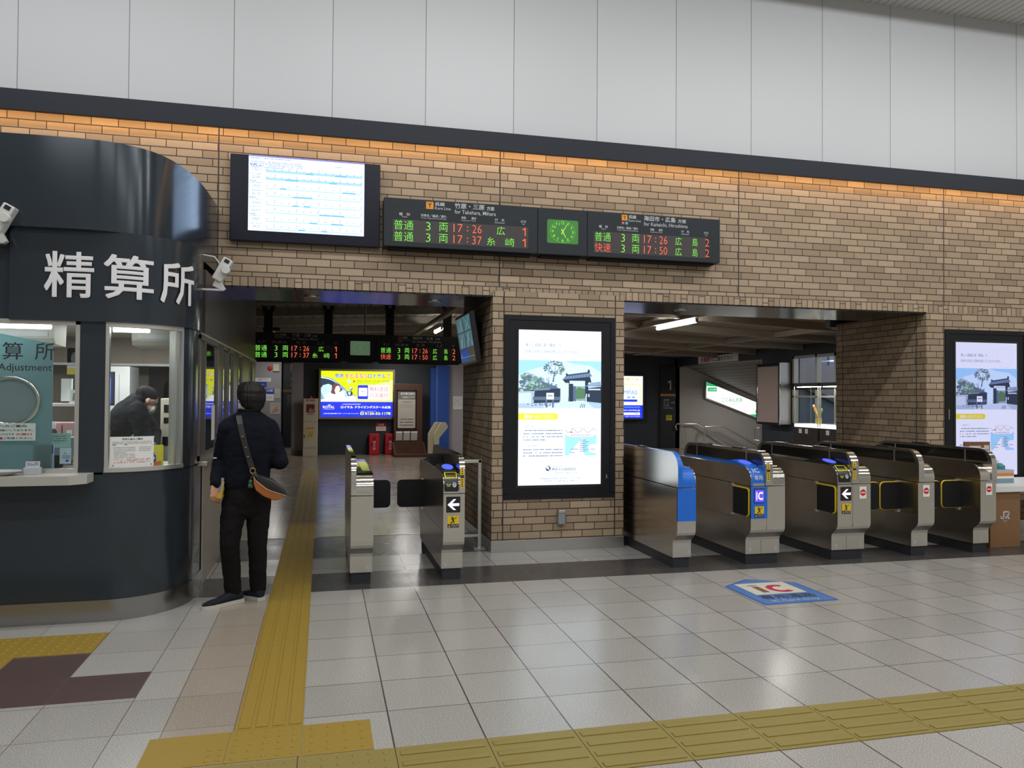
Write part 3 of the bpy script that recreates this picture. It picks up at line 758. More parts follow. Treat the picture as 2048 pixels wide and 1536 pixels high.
def d_(sh):
    sh.text('お客様へのご案内', .06, .093, .335, .112, INK, 1, .02)
    sh.text('精算のみ、お取扱いしております。', .02, .066, .375, .081, INK, 1, .02); sh.text('精算', .02, .066, .085, .081, INK_BLUE, 2, .03)
    sh.text('ご購入券は右の入り口です', .02, .038, .26, .053, INK, 1, .02); sh.text('の窓口', .27, .038, .37, .053, INK_RED, 1, .03)
    sh.text('または券売機をご利用ください。', .02, .010, .375, .026, INK, 1, .02); sh.text('券売機', .09, .010, .19, .026, INK_RED, 2, .03)
notice('counter_notice', 'white notice with black, blue and red lines under the speaking ring', 'notice', (-2.345, 6.045, 1.268), .392, .122, d_)
def d_(sh):
    sh.text('手回り品のご案内', .085, .197, .23, .212, INK, 1, .02)
    sh.lines(.02, .30, .187, .011, 2, .004, INK_GREY, 1, 3); sh.rect(.02, .163, .12, .168, INK_BLUE, 1)
    sh.rect(.015, .152, .305, .1535, INK_GREY, 1); sh.lines(.03, .18, .147, .012, 7, .004, INK_GREY, 1, 4); sh.lines(.205, .295, .147, .012, 3, .004, INK_GREY, 1, 5)
    sh.lines(.03, .29, .062, .011, 3, .004, INK_RED, 1, 6, .6); sh.rect(.02, .014, .30, .022, INK, 1)
def on_glass(s, z, l):
    p, n = outline(s, -.020 + l); return Vector((p[0], p[1], z))
sh = Sheet((0, 0, 0), (1, 0, 0), (0, 0, 1), .0012, lambda x, y, l: on_glass(.05 + x * 1.15, 1.072 + y, l + .003))
for k in range(6): sh.poly([(k * .0525, 0), ((k + 1) * .0525, 0), ((k + 1) * .0525, .222), (k * .0525, .222)], PAPER, 0)
d_(sh)
tag(sh.build('window_notice'), 'white printed luggage notice stuck inside the curved booth window', 'notice')
# counter shelf and what lies on it
mb = MB(); mb.prism([(-3.6, 5.72), (-1.645, 5.72), (-1.555, 5.80), (-1.555, 5.955), (-3.6, 5.955)], 2, .985, 1.046, mat('counter_stone', srgb(176, 174, 168), .35, noise=.06, nscale=80))
tag(mb.build('counter_shelf'), 'grey stone counter shelf below the lettered booth window', 'counter')
t = thing('coin_tray', 'blue-lined oval money tray on the grey counter shelf', 'tray', (-2.22, 5.84, 1.046))
mb = MB(); mb.lathe((0, 0, 0), [(.14, 0), (.17, .012), (.20, .03), (.195, .034), (.165, .018), (.1, .014)], mat('tray_grey', srgb(180, 180, 178), .4), 28); mb.build('rim', t, xf=Matrix.Diagonal((1.3, .5, 1, 1)))
mb = MB(); mb.lathe((0, 0, .016), [(.15, 0), (.15, .003)], mat('tray_blue', srgb(60, 100, 190), .5), 28); mb.build('lining', t, xf=Matrix.Diagonal((1.3, .5, 1, 1)))
t = thing('card_holder', 'small clear leaflet holder with cards on the counter shelf', 'leaflet holder', (-1.965, 5.86, 1.046))
mb = MB(); mb.box(0, .1, 0, .05, 0, .05, mat('clear_grey', srgb(176, 178, 182), .2), .004); mb.build('holder', t)
sh = Sheet((.006, .02, .03), (1, 0, 0), (0, .2, .98)); sh.rect(0, 0, .088, .06, PAPER, 0); sh.rect(0, 0, .088, .06, PAPER, 0); sh.lines(.01, .08, .05, .012, 2, .005, INK_BLUE, 1, 9); sh.rect(.058, .045, .068, .052, INK_RED, 1); sh.build('card', t)
def d_(sh):
    sh.rect(.008, .135, .118, .196, INK_BLUE, 1); sh.lines(.02, .105, .185, .016, 3, .008, PAPER, 2, 2); sh.disc(.072, .105, .02, mat('skin_print', srgb(226, 190, 170), .7), 1); sh.lines(.015, .11, .075, .015, 3, .006, INK_GREY, 1, 8)
notice('stand_card', 'blue and white upright card on the counter beside the leaflet holder', 'notice', (-1.975, 6.10, 1.037), .125, .21, d_, mat('card_blue', srgb(170, 196, 220), .6))
def d_(sh): sh.lines(.02, .12, .085, .016, 4, .006, mat('ink_teal', srgb(60, 120, 110), .7), 1, 12)
notice('stand_card', 'pale green plastic notice card above the blue counter card', 'notice', (-1.93, 6.24, 1.205), .145, .105, d_, mat('card_green', srgb(170, 206, 194), .5))
def d_(sh): sh.text('A', .03, .07, .045, .085, INK, 1); sh.lines(.02, .07, .06, .014, 2, .006, INK_BLUE, 1, 15); sh.rect(.04, .015, .06, .03, INK_BLUE, 1)
notice('stand_card', 'small white plastic notice card right of the blue counter card', 'notice', (-1.862, 6.26, 1.085), .075, .115, d_, mat('card_white', srgb(206, 220, 226), .5))
t = thing('payment_terminal', 'grey box terminal on the booth desk behind the cards', 'terminal', (-2.03, 6.42, 1.035))
mb = MB(); mb.box(0, .30, 0, .18, .10, .235, mat('unit_grey', srgb(110, 120, 136), .45), .01); mb.build('body', t)
mb = MB(); mb.box(.05, .1, .05, .15, 0, .1, BLACKM); mb.box(.2, .25, .05, .15, 0, .1, BLACKM); mb.build('stand', t)
# shelves and drawers behind
t = thing('desk_shelf', 'white steel shelf rack with a small screen behind the counter glass', 'shelf', (-2.26, 7.01, 1.035))
for a_, b_2 in ((0, 0), (0, .15), (.46, .15)): mb = MB(); mb.box(a_, a_ + .04, b_2, b_2 + .05, 0, .70, WHITE); mb.build('upright', t)
for a_ in (.46, .27): mb = MB(); mb.box(.03, .50, 0, .20, a_, a_ + .024, WHITE); mb.build('shelf_board', t)
mb = MB(); mb.box(.13, .21, .16, .19, .5, .69, mat('perf_white', srgb(196, 198, 196), .5)); mb.build('side_plate', t)
t = thing('desk_display', 'small white framed display standing on the booth shelf', 'display', (-2.03, 7.04, 1.521))
mb = MB(); mb.prism([(0, 0), (.03, .11), (.05, .11), (.06, 0)], 0, 0, .16, WHITE); mb.build('case', t)
sh = Sheet((.025, -.0015, .02), (1, 0, 0), (0, .263, .965), .002); sh.rect(0, 0, .12, .065, mat('screen_grey', srgb(110, 130, 140), .2), 1); sh.build('screen', t)
PINK = mat('pink_box', srgb(196, 150, 152), .5)
for (x, w, lab) in ((-2.24, .24, 'pink paper tray on the desk behind the counter glass'), (-1.99, .10, 'pink paper tray half hidden by the window post')):
    t = thing('paper_tray', lab, 'tray', (x, 6.75, 1.24)); mb = MB(); mb.box(0, w, 0, .2, 0, .13, PINK, .006); mb.build('box', t)
    mb = MB(); mb.box(.03, w - .03, -.004, .01, .03, .07, WHITE); mb.build('label_plate', t)
mb = MB(); mb.box(-2.28, -1.86, 6.70, 6.98, 1.205, 1.24, WHITE); mb.box(-2.28, -2.24, 6.7, 6.98, 1.035, 1.24, WHITE); mb.box(-1.9, -1.86, 6.7, 6.98, 1.035, 1.24, WHITE); tag(mb.build('tray_stand'), 'white riser under the pink paper trays', 'stand')
t = thing('spray_bottle', 'dark bottle with white cap between the pink trays', 'bottle', (-2.03, 6.66, 1.035))
mb = MB(); mb.lathe((0, 0, 0), [(.03, 0), (.032, .22), (.028, .27), (.016, .29)], mat('bottle_dark', srgb(58, 38, 44), .3), 14); mb.build('bottle', t)
mb = MB(); mb.lathe((0, 0, .29), [(.017, 0), (.019, .04), (.014, .055)], WHITE, 12); mb.build('cap', t)
def d_(sh): sh.rect(0, 0, .17, .07, mat('poster_yellow', srgb(214, 204, 90), .6), 1); sh.disc(.08, .17, .045, mat('poster_grey', srgb(120, 124, 140), .6), 1, .07)
notice('wall_poster', 'white and yellow poster beside the teal screen inside the booth', 'poster', (-2.62, 9.0, 1.80), .17, .28, d_, WHITE)
mb = MB(); mb.box(-3.2, -1.05, 9.0, 9.05, 1.92, 2.2, mat('blind_beige', srgb(160, 148, 136), .7)); mb.box(-3.2, -1.05, 8.98, 9.03, 1.90, 1.925, WHITE); tag(mb.build('roller_blind'), 'beige blind with pale bottom bar hanging across the booth interior', 'blind')
t = thing('office_cabinet', 'tall white cabinet behind the bending clerk', 'cabinet', (-2.35, 8.55, 0)); mb = MB(); mb.box(0, .44, 0, .4, 0, 1.88, WHITE, .01); mb.build('body', t)
mb = MB(); mb.box(.34, .343, -.004, .0, .1, 1.8, INK_GREY); mb.build('door_gap', t)
mb = MB(); mb.box(-1.9, -1.5, 9.38, 9.45, 1.2, 1.9, BLACKM); mb.box(-1.9, -1.5, 9.36, 9.38, 1.18, 1.2, ALU); tag(mb.build('dark_board'), 'black board on the rear wall behind the clerk', 'board')
t = thing('ticket_machine', 'beige ticket machine with black slots at the right of the clerk', 'machine', (-1.475, 7.8, 0))
mb = MB(); mb.box(0, .24, 0, .4, 0, 1.56, mat('machine_beige', srgb(188, 180, 164), .5), .008); mb.build('body', t)
mb = MB(); mb.box(.03, .12, -.006, .004, 1.43, 1.5, BLACKM); mb.box(.03, .10, -.006, .004, 1.33, 1.38, BLACKM); mb.box(.02, .07, -.006, .004, 1.12, 1.2, BLACKM); mb.build('slot', t)
t = thing('monitor', 'blue-lit narrow monitor edge beside the window post', 'monitor', (-2.10, 8.15, 1.035)); mb = MB(); mb.box(0, .14, 0, .04, .45, .78, BLACK, .006); mb.box(.05, .09, .0, .03, 0, .45, BLACK); mb.build('case', t)
sh = Sheet((.012, -.002, .47), (1, 0, 0), (0, 0, 1)); sh.rect(0, 0, .116, .29, glow('monitor_blue', srgb(40, 90, 190), .5), 0); sh.build('screen', t)
def d_(sh): sh.rect(.005, .005, .10, .035, mat('p_orange', srgb(226, 120, 50), .6), 1); sh.rrect(.025, .03, .06, .085, .012, INK_BLUE, 2); sh.rect(.037, .085, .048, .10, INK, 2); sh.disc(.042, .06, .01, PAPER, 3)
notice('window_poster', 'yellow and orange poster with a blue bottle picture in the curved window', 'poster', (-1.243, 6.135, 1.068), .115, .155, d_, mat('p_yellow', srgb(222, 208, 60), .6), U=(.83, .55, 0))
t = thing('sanitizer_pump', 'green pump bottle behind the yellow poster', 'bottle', (-1.25, 6.32, 1.035)); mb = MB(); mb.lathe((0, 0, 0), [(.035, 0), (.037, .15), (.03, .19), (.012, .2)], mat('p_green', srgb(40, 150, 120), .4), 12); mb.build('bottle', t)
mb = MB(); mb.lathe((0, 0, .2), [(.008, 0), (.008, .03), (.02, .035), (.02, .045)], RED, 10); mb.build('pump', t)
t = thing('drink_can', 'small dark can with red and white print at the right of the yellow poster', 'can', (-1.115, 6.40, 1.035)); mb = MB(); mb.lathe((0, 0, 0), [(.028, 0), (.03, .01), (.03, .12), (.026, .132)], mat('can_dark', srgb(50, 44, 52), .3), 14); mb.build('can_body', t)
mb = MB(); mb.lathe((0, 0, .05), [(.0305, 0), (.0305, .02)], RED, 14); mb.lathe((0, 0, .08), [(.0305, 0), (.0305, .02)], WHITE, 14); mb.build('can_band', t)
area('booth_light', (-2.3, 7.4, 2.17), (1.6, .5), 22, (.98, 1, .99)); area('booth_light', (-1.6, 7.9, 2.17), (.7, .5), 14, (.98, 1, .99)); area('booth_light', (-1.35, 7.0, 2.17), (.4, .4), 8, (.98, 1, .99))  # last one added to brighten the clerk's face
# security camera on a bracket at the corner of the sign
def security_camera(loc, lab, flip=1):
    t = thing('security_camera', lab, 'camera', loc)
    CW = mat('camera_white', srgb(206, 206, 204), .4)
    f = flip
    mb = MB(); mb.box(-.012, .012, -.02, .02, -.19, .11, CW); mb.box(0, .17 * f if f > 0 else 0, -.02, .02, -.19, -.175, CW) if f > 0 else mb.box(-.17, 0, -.02, .02, -.19, -.175, CW)
    mb.tube([(0, 0, .1), (.10 * f, 0, .085), (.15 * f, 0, .02)], .006, CW, 6); mb.build('bracket', t)
    mb = MB(); mb.prism([(.09 * f, -.15), (.17 * f, -.19), (.19 * f, -.175), (.16 * f, -.12), (.11 * f, -.10)], 1, -.022, .022, CW); mb.build('tilt_joint', t)
    mb = MB(); a = math.radians(62)
    mb.box(-.10, .10, -.045, .045, -.04, .04, CW, .012); M_ = Matrix.Translation((.165 * f, 0, -.02)) @ Matrix.Rotation(-a * f, 4, 'Y'); o = mb.build('camera_body', t, xf=M_)
    mb = MB(); mb.lathe((0, 0, .02), [(.034, 0), (.034, .035), (.03, .04)], CW, 14); mb.build('lens_hood', t, xf=Matrix.Translation((.195 * f, -.035, -.03)) @ Matrix.Rotation(PI / 2, 4, 'X'))
    mb = MB(); mb.box(.06, .09, -.047, -.044, -.02, .02, BLACK); mb.build('sensor_window', t, xf=M_)
security_camera((-.962, 6.62, 2.63), 'white security camera on a wire bracket at the corner of the lettered booth')
security_camera((-2.27, 5.86, 2.80), 'white security camera cut off at the left edge above the booth window')

# ------------------------------------------------------------------ departure boards
G_WHITE = glow('screen_white', (.52, .70, 1.0), 2.3)
BOARD = mat('board_case', srgb(40, 45, 50), .5, spec=.3); LEDBG = mat('led_panel', srgb(62, 56, 56), .5)
LED_G = glow('led_green', (.25, .95, .10), 1.1, False); LED_R = glow('led_red', (1.0, .16, .08), 1.15, False)
TXT_W = glow('board_print', (.8, .82, .84), .55, False); TXT_D = mat('board_print_unlit', srgb(190, 194, 198), .6)
CLK = mat('clock_face_lit', srgb(40, 84, 36), .4, emit=(.05, .22, .035), es=.6); CLK_D = mat('clock_face_dim', srgb(100, 126, 102), .4, emit=(.10, .15, .10), es=.7)  # dim board's clock: faint glow put into its face
CLK_G = glow('clock_green', (.25, 1.0, .08), 1.0, False); CLK_H = glow('clock_hand', (.55, 1.0, .12), 1.0, False); CLK_GD = mat('clock_green_dim', srgb(60, 150, 50), .5, emit=(.05, .32, .04), es=.7)
def departure_board(x0, y, z0, lab, lit):
    t = thing('departure_board', lab, 'departure board', (x0, y, z0))
    W, H, D = 3.61, .475, .19
    ink = TXT_W if lit else TXT_D
    secs = ((0, 1.553), (1.557, 2.087), (2.091, W))
    for i, (a, b) in enumerate(secs):
        mb = MB(); mb.box(a, b, 0, D, 0, H, BOARD, .006); mb.box(a + .05, b - .05, .05, D - .02, -.018, 0, BLACKM); mb.build('case', t)
    def section(u0, rows, line, en, ic, right=False):
        k = 1.0
        sh = Sheet((0, 0, 0), (1, 0, 0), (0, 0, 1), .0015)
        dx = u0
        w = 1.37 if not right else 1.37
        for r, zb in enumerate((.155, .045)):
            sh.rect(dx, zb, dx + w - (0 if not right else .09), zb + .11, LEDBG, 1)
        p = sh.build('led_panel', t)
        sh = Sheet((0, 0, 0), (1, 0, 0), (0, 0, 1), .0015)
        f = .935 if right else 1.0
        for r, zb in enumerate((.165, .053)):
            ty, tc, tm, d1, d2, n = rows[r]
            X = lambda v: dx + v * f
            sh.text(ty, X(.012), zb, X(.20), zb + .093, tc, 2, -.010)
            sh.text('3', X(.325), zb + .006, X(.37), zb + .088, LED_G, 2, -.016); sh.text('両', X(.455), zb + .004, X(.542), zb + .09, LED_G, 2, -.010)
            sh.text(tm[:2], X(.60), zb + .006, X(.69), zb + .088, LED_R, 2, -.012); sh.text(':', X(.735), zb + .02, X(.748), zb + .07, LED_R, 2); sh.text(tm[3:], X(.79), zb + .006, X(.885), zb + .088, LED_R, 2, -.012)
            if d1: sh.text(d1, X(.94 if not right else .985), zb + .004, X(1.025 if not right else 1.065), zb + .088, LED_G, 2, -.010)
            if d2: sh.text(d2, X(1.13 if not right else 1.20), zb + .004, X(1.225 if not right else 1.265), zb + .088, LED_G, 2, -.010)
            if not d1 and d2 == '': sh.text('広', X(1.04), zb + .004, X(1.125), zb + .088, LED_G, 2, -.010)
            sh.text(n, X(1.31 if not right else 1.36), zb + .006, X(1.342 if not right else 1.412), zb + .088, LED_R, 2, -.012)
        sh.build('led_text', p)
        sh = Sheet((0, 0, 0), (1, 0, 0), (0, 0, 1), .0015)
        ox = dx + (.325 if not right else .31)
        s_ = 1.0 if not right else .88
        sh.rect(ox, .385 + (0 if not right else .012), ox + .073 * s_, .457, ORANGE if lit else mat('line_orange_dim', srgb(150, 104, 40), .5), 1); sh.text('Y', ox + .018, .398 + (0 if not right else .01), ox + .055 * s_, .445, INK, 2, .02)
        if right:
            sh.rect(ox, .355, ox + .03, .385, mat('line_red', srgb(190, 60, 70), .5), 1); sh.text('R', ox + .008, .360, ox + .022, .38, ink, 2, .01)
            sh.rect(ox + .04, .355, ox + .07, .385, mat('line_teal', srgb(70, 150, 180), .5), 1); sh.text('B', ox + .048, .360, ox + .062, .38, ink, 2, .01)
        sh.text('呉線', ox + .088 * s_, .42, ox + .185 * s_, .459, ink, 1, .02); sh.text('Kure Line', ox + .088 * s_, .385 + (0 if not right else .004), ox + .245 * s_, .412, ink, 1, .01)
        tx = ox + (.285 if not right else .25); tw = .42 if not right else .505
        sh.text(line, tx, .408, tx + tw * .72, .462, ink, 1, .02); sh.text('方面', tx + tw * .775, .408, tx + tw * .96, .448, ink, 1, .02)
        sh.text(en, tx, .350, tx + tw * 1.0, .395, ink, 1, .004)
        for (jp, e, a, b) in (('種　別', 'Type', .06, .165), ('列車名／編成／遅れ', 'Train Name/Cars/Delay', .275, .53), ('時　刻', 'Departure Time', .68, .825), ('行　先', 'Destination', 1.02 if not right else 1.06, 1.12 if not right else 1.16), ('のりば', 'Track', 1.29 if not right else 1.345, 1.345 if not right else 1.40)):
            a, b = dx + a * f, dx + b * f
            c_ = (a + b) / 2; wj = (b - a); we = wj * (1 if len(e) > 8 else .55)
            sh.text(jp, a, .305, b, .332, ink, 1, .015); sh.text(e, c_ - we / 2, .284, c_ + we / 2, .299, ink, 1, .005)
        sh.build('header_print', t)
    section(.085, (('普通', LED_G, '17:26', '', '', '1'), ('普通', LED_G, '17:37', '糸', '崎', '1')), '竹原・三原', 'for Takehara, Mihara', 0)
    section(2.16, (('普通', LED_G, '17:26', '広', '島', '2'), ('快速', LED_R, '17:50', '広', '島', '2')), '海田市・広島', 'for Kaitaichi, Hiroshima', 1, True)
    # clock
    sh = Sheet((1.822, 0, .238), (1, 0, 0), (0, 0, 1), .0015)
    fc, gc, hc = (CLK, CLK_G, CLK_H) if lit else (CLK_D, CLK_GD, CLK_GD)
    sh.rrect(-.168, -.122, .168, .122, .018, fc, 1)
    ck = sh.build('clock_face', t)
    sh = Sheet((1.822, 0, .238), (1, 0, 0), (0, 0, 1), .0015)
    for q in range(60):
        a = math.radians(q * 6); c, s_ = math.sin(a), math.cos(a); r = .112
        sh.disc(c * .132, s_ * .112, .0026 if q % 5 else .004, gc, 2, seg=6)
    for q in range(1, 13):
        a = math.radians(q * 30); c, s_ = math.sin(a) * .108, math.cos(a) * .090; w = .010 if q < 10 else .017
        sh.text(str(q), c - w, s_ - .013, c + w, s_ + .013, gc, 2, .02)
    sh.build('clock_numerals', ck)
    sh = Sheet((1.822, 0, .238), (1, 0, 0), (0, 0, 1), .0015)
    for a, L, w in ((152, .070, .012), (31, .098, .009)):
        a = math.radians(a); sh.line(-math.sin(a) * .03, -math.cos(a) * .03, math.sin(a) * L, math.cos(a) * L, w, hc, 3, w * .5)
    sh.build('clock_hands', ck)
    return t
departure_board(.563, 7.55, 3.06, 'long departure board with green lit clock mounted on the brick wall', True)
t = departure_board(-1.20, 13.5, 2.175, 'departure board with dim clock hanging from posts inside the gates', False)
for x in (.30, 1.285, 2.333, 3.35):
    zt = rz(-1.2 + x) - 2.175
    mb = MB(); mb.box(x - .07, x + .07, .05, .15, .475, zt - .06, BLACKM, .004); mb.box(x - .09, x - .03, .06, .14, zt - .08, zt + .02, BLACKM); mb.box(x + .03, x + .09, .06, .14, zt - .08, zt + .02, BLACKM); mb.build('hanger_post', t)

# ------------------------------------------------------------------ wall television
t = thing('wall_television', 'large wall screen showing a white timetable page on the brick wall', 'television', (-.868, 7.66, 3.06))
mb = MB(); mb.box(0, 1.40, 0, .075, 0, .82, mat('tv_bezel', srgb(8, 10, 34), .3, spec=.3), .006); mb.build('case', t)
CY = glow('screen_cyan', (.22, .66, .95), 1.0, False); CYL = glow('screen_pale_cyan', (.45, .82, 1.0), 1.05, False); SINK = glow('screen_ink', (.18, .18, .42), .8, False); SLAV = glow('screen_lavender', (.30, .30, .62), 1.0, False); SYEL = glow('screen_yellow', (1.0, .85, .3), 1.0, False)
sh = Sheet((.165, -.001, .10), (1, 0, 0), (0, 0, 1), .0012)
sh.rect(0, 0, 1.08, .718, G_WHITE, 0)
sh.rect(0, .706, 1.08, .718, glow('screen_blue_edge', (.3, .3, 1.0), 1.0, False), 1)
sh.lines(.01, .4, .698, .02, 1, .009, SLAV, 1, 1); sh.lines(.02, .50, .662, .017, 4, .008, SLAV, 1, 2, .8); sh.rect(.80, .655, .86, .662, CY, 1)
for r in range(8):
    zt = .575 - r * .0735 - (.012 if r >= 2 else 0) - (.01 if r >= 4 else 0) - (.01 if r >= 6 else 0)
    if r in (0, 2, 4, 6): sh.lines(.012, .07, zt + .062, .02, 1, .009, SINK, 1, 40 + r)
    sh.lines(.02, .12, zt + .045, .015, 1, .007, SLAV, 1, 20 + r, .8); sh.lines(.035, .11, zt + .02, .013, 2, .007, SLAV, 1, 30 + r, .9)
    sh.rect(.155, zt - .012, 1.06, zt - .004, CYL, 1)
    if r < 2: sh.rect(.155, zt - .012, 1.06, zt + .012, CYL, 1)
    for q in range(14):
        x = .16 + q * .068; sh.rect(x, zt + .012, x + .016, zt + .018, SLAV, 2)
        if q % 3 == 1: sh.rect(x + .005, zt + .030, x + .02, zt + .036, SLAV, 2)
    rg = random.Random(r)
    for q in range(2):
        x = rg.uniform(.25, .9); sh.rect(x, zt - .012, x + rg.uniform(.05, .13), zt + .003, CY, 2)
    if r == 0: sh.rect(.50, zt + .004, .55, zt + .010, SYEL, 3)
sh.build('screen_picture', t)

# ------------------------------------------------------------------ the two upright poster screens
def poster_screen(x0, y, lab, tint, s, dim):
    W, H = 1.214, 1.905
    t = thing('poster_screen', lab, 'display screen', (x0, y, .538))
    mb = MB()
    b = .012
    mb.box(0, W, -b, .0, 0, .055, FRAMEBLK); mb.box(0, W, -b, 0, H - .05, H, FRAMEBLK); mb.box(0, .05, -b, 0, .05, H - .05, FRAMEBLK); mb.box(W - .05, W, -b, 0, .05, H - .05, FRAMEBLK)
    mb.box(.05, W - .05, -.004, 0, .05, H - .05, FRAMEBLK)
    mb.build('frame', t)
    mb = MB(); mb.box(.125, W - .125, -.008, -.003, .11, H - .125, mat('bezel_black', (.012, .012, .014), .2)); mb.build('bezel', t)
    def g(n, c, k=1.0): return glow('%s_%s' % (n, dim), tuple(a * b_ for a, b_ in zip(c, tint)), s * k, n == 'poster_white')
    w, h_ = .903, 1.612
    sh = Sheet((.152, -.0085, .142), (1, 0, 0), (0, 0, 1), .0008)
    P = lambda x, y_: (x * w, (1 - y_) * h_)
    def rect(x0_, y0, x1, y1, m, k): sh.rect(x0_ * w, (1 - y1) * h_, x1 * w, (1 - y0) * h_, m, k)
    def poly(pts, m, k): sh.poly([P(*p) for p in pts], m, k)
    def text(tx, x0_, y0, x1, y1, m, k, bd=0): sh.text(tx, x0_ * w, (1 - y1) * h_, x1 * w, (1 - y0) * h_, m, k, bd)
    wh = g('poster_white', (1, 1, 1)); ink = g('poster_ink', (.08, .09, .13)); sky = g('poster_sky', (.42, .72, .98)); sky2 = g('poster_sky_pale', (.72, .90, 1.0)); dk = g('poster_dark', (.035, .05, .075)); dk2 = g('poster_slate', (.13, .17, .25)); tl = g('poster_tile', (.20, .27, .42)); lf = g('poster_leaf', (.12, .22, .11)); lf2 = g('poster_leaf_pale', (.28, .42, .38)); gy = g('poster_grey', (.50, .58, .68)); st = g('poster_stone', (.68, .75, .84)); yl = g('poster_yellow', (.95, .76, .04)) if dim else g('poster_yellow', (.85, .85, .05)); mp = g('poster_sea', (.42, .76, .95)); rd = g('poster_red', (.9, .2, .25)); sf = g('poster_softink', (.20, .22, .32))
    rect(0, 0, 1, 1, wh, 0)
    text('美しい庭園の島「蘭島」で', .08, .085, .51, .108, sf, 1); text('日本の文化と芸術を感じていただけます。', .08, .128, .735, .150, sf, 1)
    # the photograph on the poster: garden gate, pine, walls
    rect(0, .195, 1, .505, sky2, 1)
    poly([(0, .195), (.40, .195), (.30, .235), (.12, .26), (0, .29)], sky, 2); poly([(.55, .195), (1, .195), (1, .27), (.86, .225), (.66, .215)], sky, 2)
    rg = random.Random(5)
    for k_ in range(150):   # far foliage left
        x = rg.uniform(.035, .30); yy = rg.uniform(.28, .40); r = rg.uniform(.015, .035)
        if yy < .27 + .12 * x: continue
        sh.disc(*P(x, yy), r * w, rg.choice((lf2, lf2, gy, lf, dk2)), 2 + (k_ % 5) * .2, r * w * .7, 9)
    for k_ in range(120):   # pine crown
        a = rg.uniform(0, 6.28); q = rg.uniform(.2, 1) ** .5; x = .43 + .125 * q * math.cos(a); yy = .245 + .048 * q * math.sin(a); r = rg.uniform(.008, .018)
        sh.disc(*P(x, yy), r * w, rg.choice((dk2, gy, lf2, lf)), 3 + (k_ % 5) * .2, r * w * .6, 8)
    for (a, b_, c, d, ww) in ((.41, .335, .43, .27, .02), (.43, .285, .37, .235, .009), (.43, .275, .50, .24, .009), (.43, .275, .44, .225, .008), (.33, .31, .36, .35, .008), (.36, .35, .36, .30, .01)):
        sh.line(*P(a, b_), *P(c, d), ww * w, dk2, 4, ww * w * .5)
    poly([(0, .375), (.22, .335), (.27, .335), (.46, .37), (.40, .40), (0, .41)], lf, 3)
    for k_ in range(110):
        x = rg.uniform(.024, .46); sh.disc(*P(x, rg.uniform(.335 + .05 * abs(x - .25), .40)), rg.uniform(.008, .022) * w, rg.choice((lf, lf2, dk2, gy)), 3.2 + (k_ % 5) * .15, rg.uniform(.006, .014), 8)
    poly([(.22, .31), (.30, .335), (.42, .36), (.48, .375), (.40, .38), (.28, .345)], dk2, 4)
    poly([(.15, .385), (.50, .375), (.50, .47), (.15, .475)], dk, 5); poly([(.18, .38), (.36, .375), (.38, .385), (.18, .392)], tl, 6); rect(.17, .43, .50, .452, dk2, 6)
    poly([(0, .405), (.19, .40), (.18, .47), (0, .475)], st, 5); poly([(0, .398), (.19, .394), (.19, .404), (0, .41)], gy, 6)
    poly([(.0, .475), (1, .455), (1, .505), (0, .505)], gy, 5); poly([(.30, .49), (.60, .455), (.80, .455), (.92, .505), (.30, .505)], st, 6)
    # gate
    rect(.60, .325, .655, .46, dk, 7); rect(.80, .325, .84, .46, dk, 7); rect(.655, .36, .80, .455, lf2, 6); rect(.655, .36, .69, .458, dk2, 7); poly([(.66, .40), (.72, .365), (.80, .38), (.80, .44), (.66, .445)], lf, 6.5)
    rect(.61, .325, .80, .345, st, 8); poly([(.52, .315), (.86, .295), (.88, .335), (.56, .34)], dk, 7)
    poly([(.525, .318), (.575, .285), (.85, .265), (.89, .295)], tl, 8); poly([(.57, .288), (.845, .267), (.845, .274), (.575, .295)], dk, 9)
    for q in range(9): sh.line(*P(.58 + q * .032, .292 - q * .0023), *P(.565 + q * .036, .312 - q * .0022), .004, dk, 9)
    sh.disc(*P(.575, .285), .012, dk, 9, .014, 8); sh.disc(*P(.845, .262), .014, dk, 9, .02, 8)
    # right wall with tiled top
    poly([(.82, .372), (1, .362), (1, .47), (.82, .46)], dk, 7); poly([(.80, .362), (.87, .338), (1, .328), (1, .360)], tl, 8)
    for q in range(7): sh.line(*P(.86 + q * .022, .342 - q * .002), *P(.845 + q * .025, .362 - q * .002), .006, st, 9)
    rect(.84, .376, .99, .385, st, 8); rect(.81, .41, .825, .43, st, 8); rect(.84, .41, .855, .43, st, 8)
    # notice board, fence
    rect(.33, .405, .42, .447, wh, 9); rect(.345, .42, .405, .427, sf, 10); poly([(.30, .392), (.44, .388), (.44, .396), (.30, .40)], dk, 9); rect(.32, .447, .34, .50, dk2, 8); rect(.40, .447, .42, .50, dk2, 8)
    sh.line(*P(.49, .462), *P(.59, .432), .012, st, 9); sh.line(*P(.50, .50), *P(.50, .46), .010, st, 9); sh.line(*P(.55, .485), *P(.55, .445), .008, st, 9); sh.line(*P(.60, .432), *P(.60, .46), .012, dk2, 9); sh.line(*P(.81, .43), *P(.82, .505), .014, st, 9)
    for q in range(3): sh.line(*P(.74 + q * .025, .50), *P(.76 + q * .02, .475), .008, dk2, 9)
    for k_ in range(16): sh.disc(*P(rg.uniform(.02, .40), rg.uniform(.475, .49)), .008, rg.choice((lf, gy, dk2)), 9, seg=7)
    # tab, body print, map, foot
    sh.rrect(0, (1 - .578) * h_, .475 * w, (1 - .537) * h_, .03, yl, 1, (0, 1, 1, 0)); text('蘭島へのアクセス', .07, .546, .42, .569, wh, 2, .01)
    text('呉駅から電車・バス', .10, .617, .22, .628, sf, 1); sh.lines(.06 * w, .53 * w, (1 - .645) * h_, .020 * h_, 4, .011, sf, 1, 11, .85)
